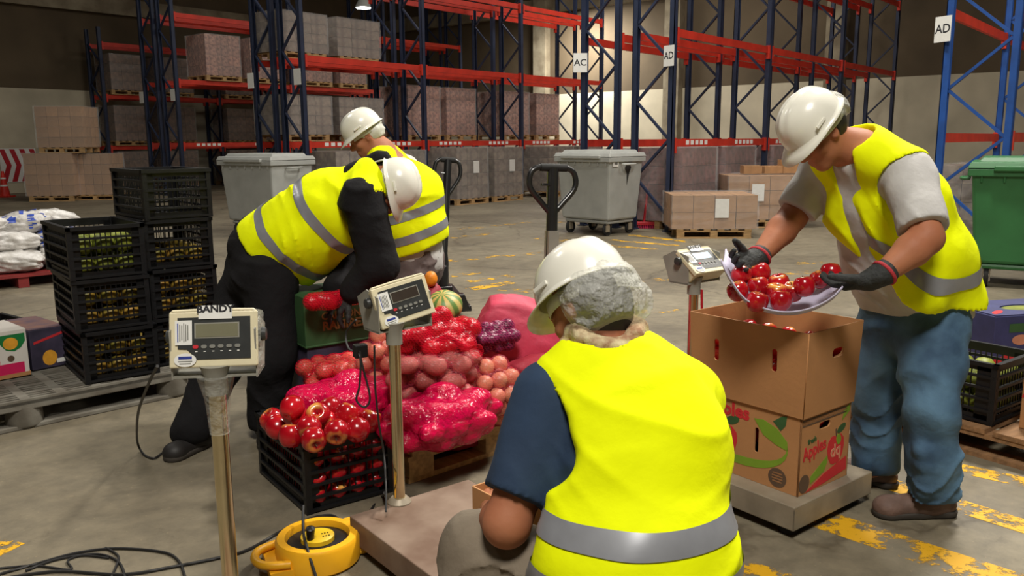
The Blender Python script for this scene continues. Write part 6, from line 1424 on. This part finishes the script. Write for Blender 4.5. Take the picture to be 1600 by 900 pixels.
# stool under the seated man
t = thing('stool', 'low wooden stool under the seated man', 'stool', (0.27, 1.72, 0))
MB().box((0, 0, 0.30), (0.36, 0.32, 0.03)).build('seat', 'pallet_dirty', t, bevel=0.006)
for sx in (-1, 1):
    for sy in (-1, 1): MB().bar((sx * .13, sy * .11, 0.29), (sx * .15, sy * .13, 0.0), 0.04, 0.04, (0, 1, 0)).build('leg', 'pallet_dirty', t)
# ---------------------------------------------------------------- the bending man in black at the left
p1 = A(W(405, 388, 4.22)); c1 = A(W(512, 322, 4.12)); n1 = A(W(588, 276, 4.04)); sd1 = N_((0.25, -0.97, 0.0))   # sd1: towards his right shoulder (camera side)
s1R = c1 * .35 + n1 * .65 + sd1 * .19 + A((0, 0, -.045)); s1L = c1 * .35 + n1 * .65 - sd1 * .19 + A((0, 0, -.045))
e1R = A(W(592, 412, 3.92)); w1R = A(W(545, 462, 3.96)); e1L = A(W(560, 400, 4.3)); w1L = A(W(520, 458, 4.10))
h1R = A(W(424, 428, 4.08)); h1L = A(W(392, 426, 4.32)); k1R = A(W(424, 560, 4.05)); a1R = A(G(418, 655, 0.09)); k1L = A(W(346, 560, 4.22)); a1L = A(G(300, 672, 0.1))
h1c = A(W(606, 294, 4.0)); h1f = N_((0.22, -0.22, -0.95)); h1u = N_((0.95, -0.12, 0.25))
lo = np.min([p1, h1L, a1L, w1L, k1L], 0) - (0.25, 0.2, 0); lo[2] = 0; hi = np.max([n1, e1R, h1c, p1, s1L, h1L], 0) + (0.2, 0.25, 0.2)
m1 = Person('man in black clothes and yellow vest bending over the green carton', (p1[0], p1[1], 0), 0.010, lo, hi)
b = m1.body; at, HX = head(b, h1c, h1f, h1u, n1, 0.06, 1.0)
b.chain([n1, c1, p1], [.08, .12, .12], .05, ax=sd1, q=1.35); b.cone(s1R, s1L, .055, .055, .04)
for s_, e_, w_ in ((s1R, e1R, w1R), (s1L, e1L, w1L)): b.chain([s_, e_, w_], [.055, .045, .03], .02)
for h_, k_, a_ in ((h1R, k1R, a1R), (h1L, k1L, a1L)): b.chain([h_, k_, a_], [.085, .06, .042], .03)
m1.finish_body()
spn = N_(n1 - p1); dn = N_(np.cross(spn, sd1)); dn = dn if dn[2] < 0 else -dn     # dn: towards his belly
f = m1.field(np.min([p1, w1L, s1L], 0) - (.25, .2, .25), np.max([n1, s1R, s1L, e1R], 0) + (.12, .2, .12))
f.chain([n1 - spn * .04, c1, p1], [.085, .145, .155], .06, ax=sd1, q=1.3); f.cone(s1R, s1L, .08, .08, .06)
for s_, e_, w_ in ((s1R, e1R, w1R), (s1L, e1L, w1L)): f.chain([s_, e_, mid(e_, w_, .85)], [.106, .09, .066], .03)
f.cone(n1 - spn * .05, n1 + spn * .035, .082, .075, .03); f.cone(n1 - dn * .06 - spn * .08, n1 - dn * .05 + spn * .05, .06, .055, .03, sd1, 1.3)
f.folds(0.0055, 1.0, d=(1, 0.2, -0.4), seed=11); m1.cloth(f, 'hooded_jacket', 'black_cloth')
f = m1.field(np.min([p1, a1L, h1L, k1L], 0) - (.2, .2, .1), np.max([p1, h1R, a1R, h1L], 0) + (.2, .25, .1))
f.cone(p1 + spn * .03, mid(h1R, h1L), .165, .16, .04, sd1, 1.25)
for h_, k_, a_ in ((h1R, k1R, a1R), (h1L, k1L, a1L)): f.chain([h_, k_, a_], [.135, .115, .092], .05)
f.folds(0.007, 0.9, d=(0.4, 0, 1), seed=12); f.plane((0, 0, .05), (0, 0, -1)); m1.cloth(f, 'trousers', 'black_cloth')
f = m1.field(np.min([p1, s1L, c1], 0) - (.25, .25, .35), np.max([n1, s1R, s1L], 0) + (.12, .25, .14))
f.chain([n1 - spn * .02, c1 + dn * .01, mid(p1, c1, .55) + dn * .03, p1 + dn * .035 - spn * .14], [.10, .178, .196, .205], .06, ax=sd1, q=1.3)
f.cone(c1 + dn * .14, mid(p1, c1, .3) + dn * .2, .10, .11, .1, ax=sd1, q=1.6); f.cone(mid(n1, s1R, .2), mid(n1, s1R, .98), .098, .104, .05); f.cone(mid(n1, s1L, .2), mid(n1, s1L, .98), .098, .104, .05)
f.folds(0.0055, 0.9, d=(0.9, 0.1, 0.5), seed=13); f.plane(p1 + spn * 0.06, N_(-spn + dn * 0.32))
for s_, e_, sg in ((s1R, e1R, 1), (s1L, e1L, -1)):
    d = N_(A(e_) - A(s_)); f.cone(A(s_) + d * .05, A(e_) + d * .02, .112, .1, .012, op='sub'); f.cone(A(s_) + d * .09 + sd1 * sg * .05, A(s_) + d * .12 + sd1 * sg * .2, .10, .11, .015, op='sub')
f.cone(n1 - spn * .01, n1 + spn * .15, .085, .11, .012, op='sub'); f.cone(c1 + dn * .26, p1 + dn * .32, .05, .09, .03, op='sub')
v = m1.cloth(f, 'safety_vest', 'vest'); L1 = float(np.linalg.norm(n1 - p1)); m1.band(v, [(p1 + spn * L1 * .26, spn - dn * .2, .05), (p1 + spn * L1 * .58, spn - dn * .1, .05)])
hard_hat(m1, h1c, h1f, h1u, 0.045, .96)
f = Field(h1c - .16, h1c + .16, .008); f.ell(at(0, -.03, .02), (.083, .09, .09), HX, .01); f.ell(at(0, .095, 0), (.13, .09, .2), HX, .01, 'sub'); m1.cloth(f, 'hair', 'hair', 1)
f = Field(h1c - .16, h1c + .16, .006); f.ell(at(0, .05, -.06), (.068, .07, .055), HX, .01); f.plane(at(0, .02, 0), -HX[:, 1]); f.plane(at(0, 0, -.02), HX[:, 2]); m1.cloth(f, 'face_mask', 'hat_strap', 1)
for w_, e_ in ((w1R, e1R), (w1L, e1L)):
    d = N_(w_ - e_); f = Field(A(w_) - .16, A(w_) + .16, .006); hand(f, w_, d + A((0, 0, -.2)), A((-.2, .3, -1)), A((.3, -.6, 0)), 1.0, .8, .12, 1.08); m1.cloth(f, 'glove', 'glove', 1)
boots(m1, ((a1R, a1R + A((-.03, .06, -.09)), a1R + A((.06, -.2, -.09))), (a1L, a1L + A((.05, .1, -.1)), a1L + A((-.06, -.16, -.1)))), 'boot_black', .008)
# ---------------------------------------------------------------- the man behind him, bending the other way
p2 = A(W(655, 400, 5.45)); c2_ = A(W(648, 300, 5.35)); n2 = A(W(596, 236, 5.28)); sd2 = N_((-0.28, -0.96, 0))
s2L = mid(c2_, n2, .68) + sd2 * .19 + A((0, 0, -.03)); s2R = mid(c2_, n2, .68) - sd2 * .19 + A((0, 0, -.03))
e2L = A(W(575, 330, 5.1)); w2L = A(W(555, 395, 5.0)); e2R = A(W(575, 320, 5.5)); w2R = A(W(550, 385, 5.3))
h2L = p2 + sd2 * .09 - A((0, 0, .07)); h2R = p2 - sd2 * .09 - A((0, 0, .07))
k2L = A((h2L[0] - .03, h2L[1] - .08, .5)); a2L = A((h2L[0] + .02, h2L[1] - .02, .09)); k2R = A((h2R[0] - .03, h2R[1] - .05, .5)); a2R = A((h2R[0] + .05, h2R[1] + .02, .09))
h4c = A(W(572, 214, 5.24)); h4f = N_((-.82, -.2, -.54)); h4u = N_((-.5, -.1, .86))
lo = np.min([w2L, w2R, h4c, a2L], 0) - (.15, .15, 0); lo[2] = 0; hi = np.max([p2, c2_, n2, s2R, a2R], 0) + (.25, .25, .3)
m2 = Person('man in grey T-shirt and yellow vest bending behind the one in black', (p2[0], p2[1], 0), 0.012, lo, hi)
b = m2.body; at, HX = head(b, h4c, h4f, h4u, n2, .06, 1.05)
b.chain([n2, c2_, p2], [.08, .12, .12], .05, ax=sd2, q=1.35); b.cone(s2L, s2R, .055, .055, .04)
for s_, e_, w_ in ((s2L, e2L, w2L), (s2R, e2R, w2R)):
    b.chain([s_, e_, w_], [.055, .046, .03], .02); hand(b, w_, A(w_) - A(e_), A((.9, 0, -.3)), A((-.2, .4, .4)), 1.0, .6)
for h_, k_, a_ in ((h2L, k2L, a2L), (h2R, k2R, a2R)): b.chain([h_, k_, a_], [.085, .06, .042], .03)
m2.finish_body()
sp2 = N_(n2 - p2); f2_ = N_(np.cross(sp2, sd2)); f2_ = f2_ if f2_[0] < 0 else -f2_
f = m2.field(np.min([p2, n2, s2L, e2L], 0) - (.2, .25, .2), np.max([n2, p2, s2R], 0) + (.25, .25, .2))
f.chain([n2 - sp2 * .05, c2_, p2 - (0, 0, .04)], [.08, .145, .155], .06, ax=sd2, q=1.3); f.cone(s2L, s2R, .078, .078, .05)
for s_, e_ in ((s2L, e2L), (s2R, e2R)): f.cone(s_, e_, .088, .08, .03, cuts=((mid(s_, e_, .75), A(e_) - A(s_)),))
f.folds(.004, 1, seed=21); f.plane(p2 - (0, 0, .1), (0, 0, -1)); m2.cloth(f, 'shirt', 'grey_shirt')
f = m2.field(np.min([a2L, a2R, h2L], 0) - (.2, .2, .1), np.max([p2, h2R], 0) + (.2, .25, .1))
f.cone(p2, mid(h2L, h2R), .15, .15, .04, sd2, 1.25)
for h_, k_, a_ in ((h2L, k2L, a2L), (h2R, k2R, a2R)): f.chain([h_, k_, a_], [.12, .10, .085], .05)
f.folds(.006, .9, seed=22); f.plane((0, 0, .05), (0, 0, -1)); m2.cloth(f, 'trousers', 'taupe')
f = m2.field(np.min([p2, n2, s2L], 0) - (.25, .25, .15), np.max([n2, p2, s2R], 0) + (.25, .25, .2))
f.chain([n2 - sp2 * .05, c2_, mid(c2_, p2, .6), p2 - sp2 * .05], [.088, .168, .178, .185], .06, ax=sd2, q=1.32); f.cone(mid(n2, s2L, .3), mid(n2, s2L, .8), .085, .08, .05); f.cone(mid(n2, s2R, .3), mid(n2, s2R, .8), .085, .08, .05)
f.folds(.005, .9, d=(0.3, 0, 1), seed=23); f.plane(p2 + sp2 * .06, -sp2)
for s_, e_, sg in ((s2L, e2L, 1), (s2R, e2R, -1)):
    d = N_(A(e_) - A(s_)); f.cone(A(s_), A(e_), .108, .1, .015, op='sub'); f.cone(A(s_) + sd2 * sg * .06, A(s_) + sd2 * sg * .2, .1, .11, .02, op='sub')
f.cone(n2 - sp2 * .01, n2 + sp2 * .15, .08, .1, .012, op='sub')
for a_, c_, r1, r2 in ((n2 + f2_ * .08, c2_ + f2_ * .22, .06, .06), (c2_ + f2_ * .22, p2 + f2_ * .26, .06, .1)): f.cone(a_, c_, r1, r2, .012, op='sub')
v = m2.cloth(f, 'safety_vest', 'vest'); m2.band(v, [(p2 + sp2 * .16, sp2, .055), (p2 + sp2 * .30, sp2, .055)])
hard_hat(m2, h4c, h4f, h4u, .055, .98)
f = Field(h4c - .18, h4c + .18, .008); f.ell(at(0, -.03, .01), (.09, .095, .09), HX, .01); f.folds(.004, 2, seed=24); f.ell(at(0, .1, -.02), (.13, .09, .2), HX, .01, 'sub'); f.plane(at(0, 0, -.045), -HX[:, 2]); m2.cloth(f, 'hair_net', 'hat_strap', 1)
boots(m2, ((a2L, a2L + A((.06, .03, -.09)), a2L + A((-.2, -.04, -.09))), (a2R, a2R + A((.06, .02, -.09)), a2R + A((-.2, -.04, -.09)))), 'boot', .01)
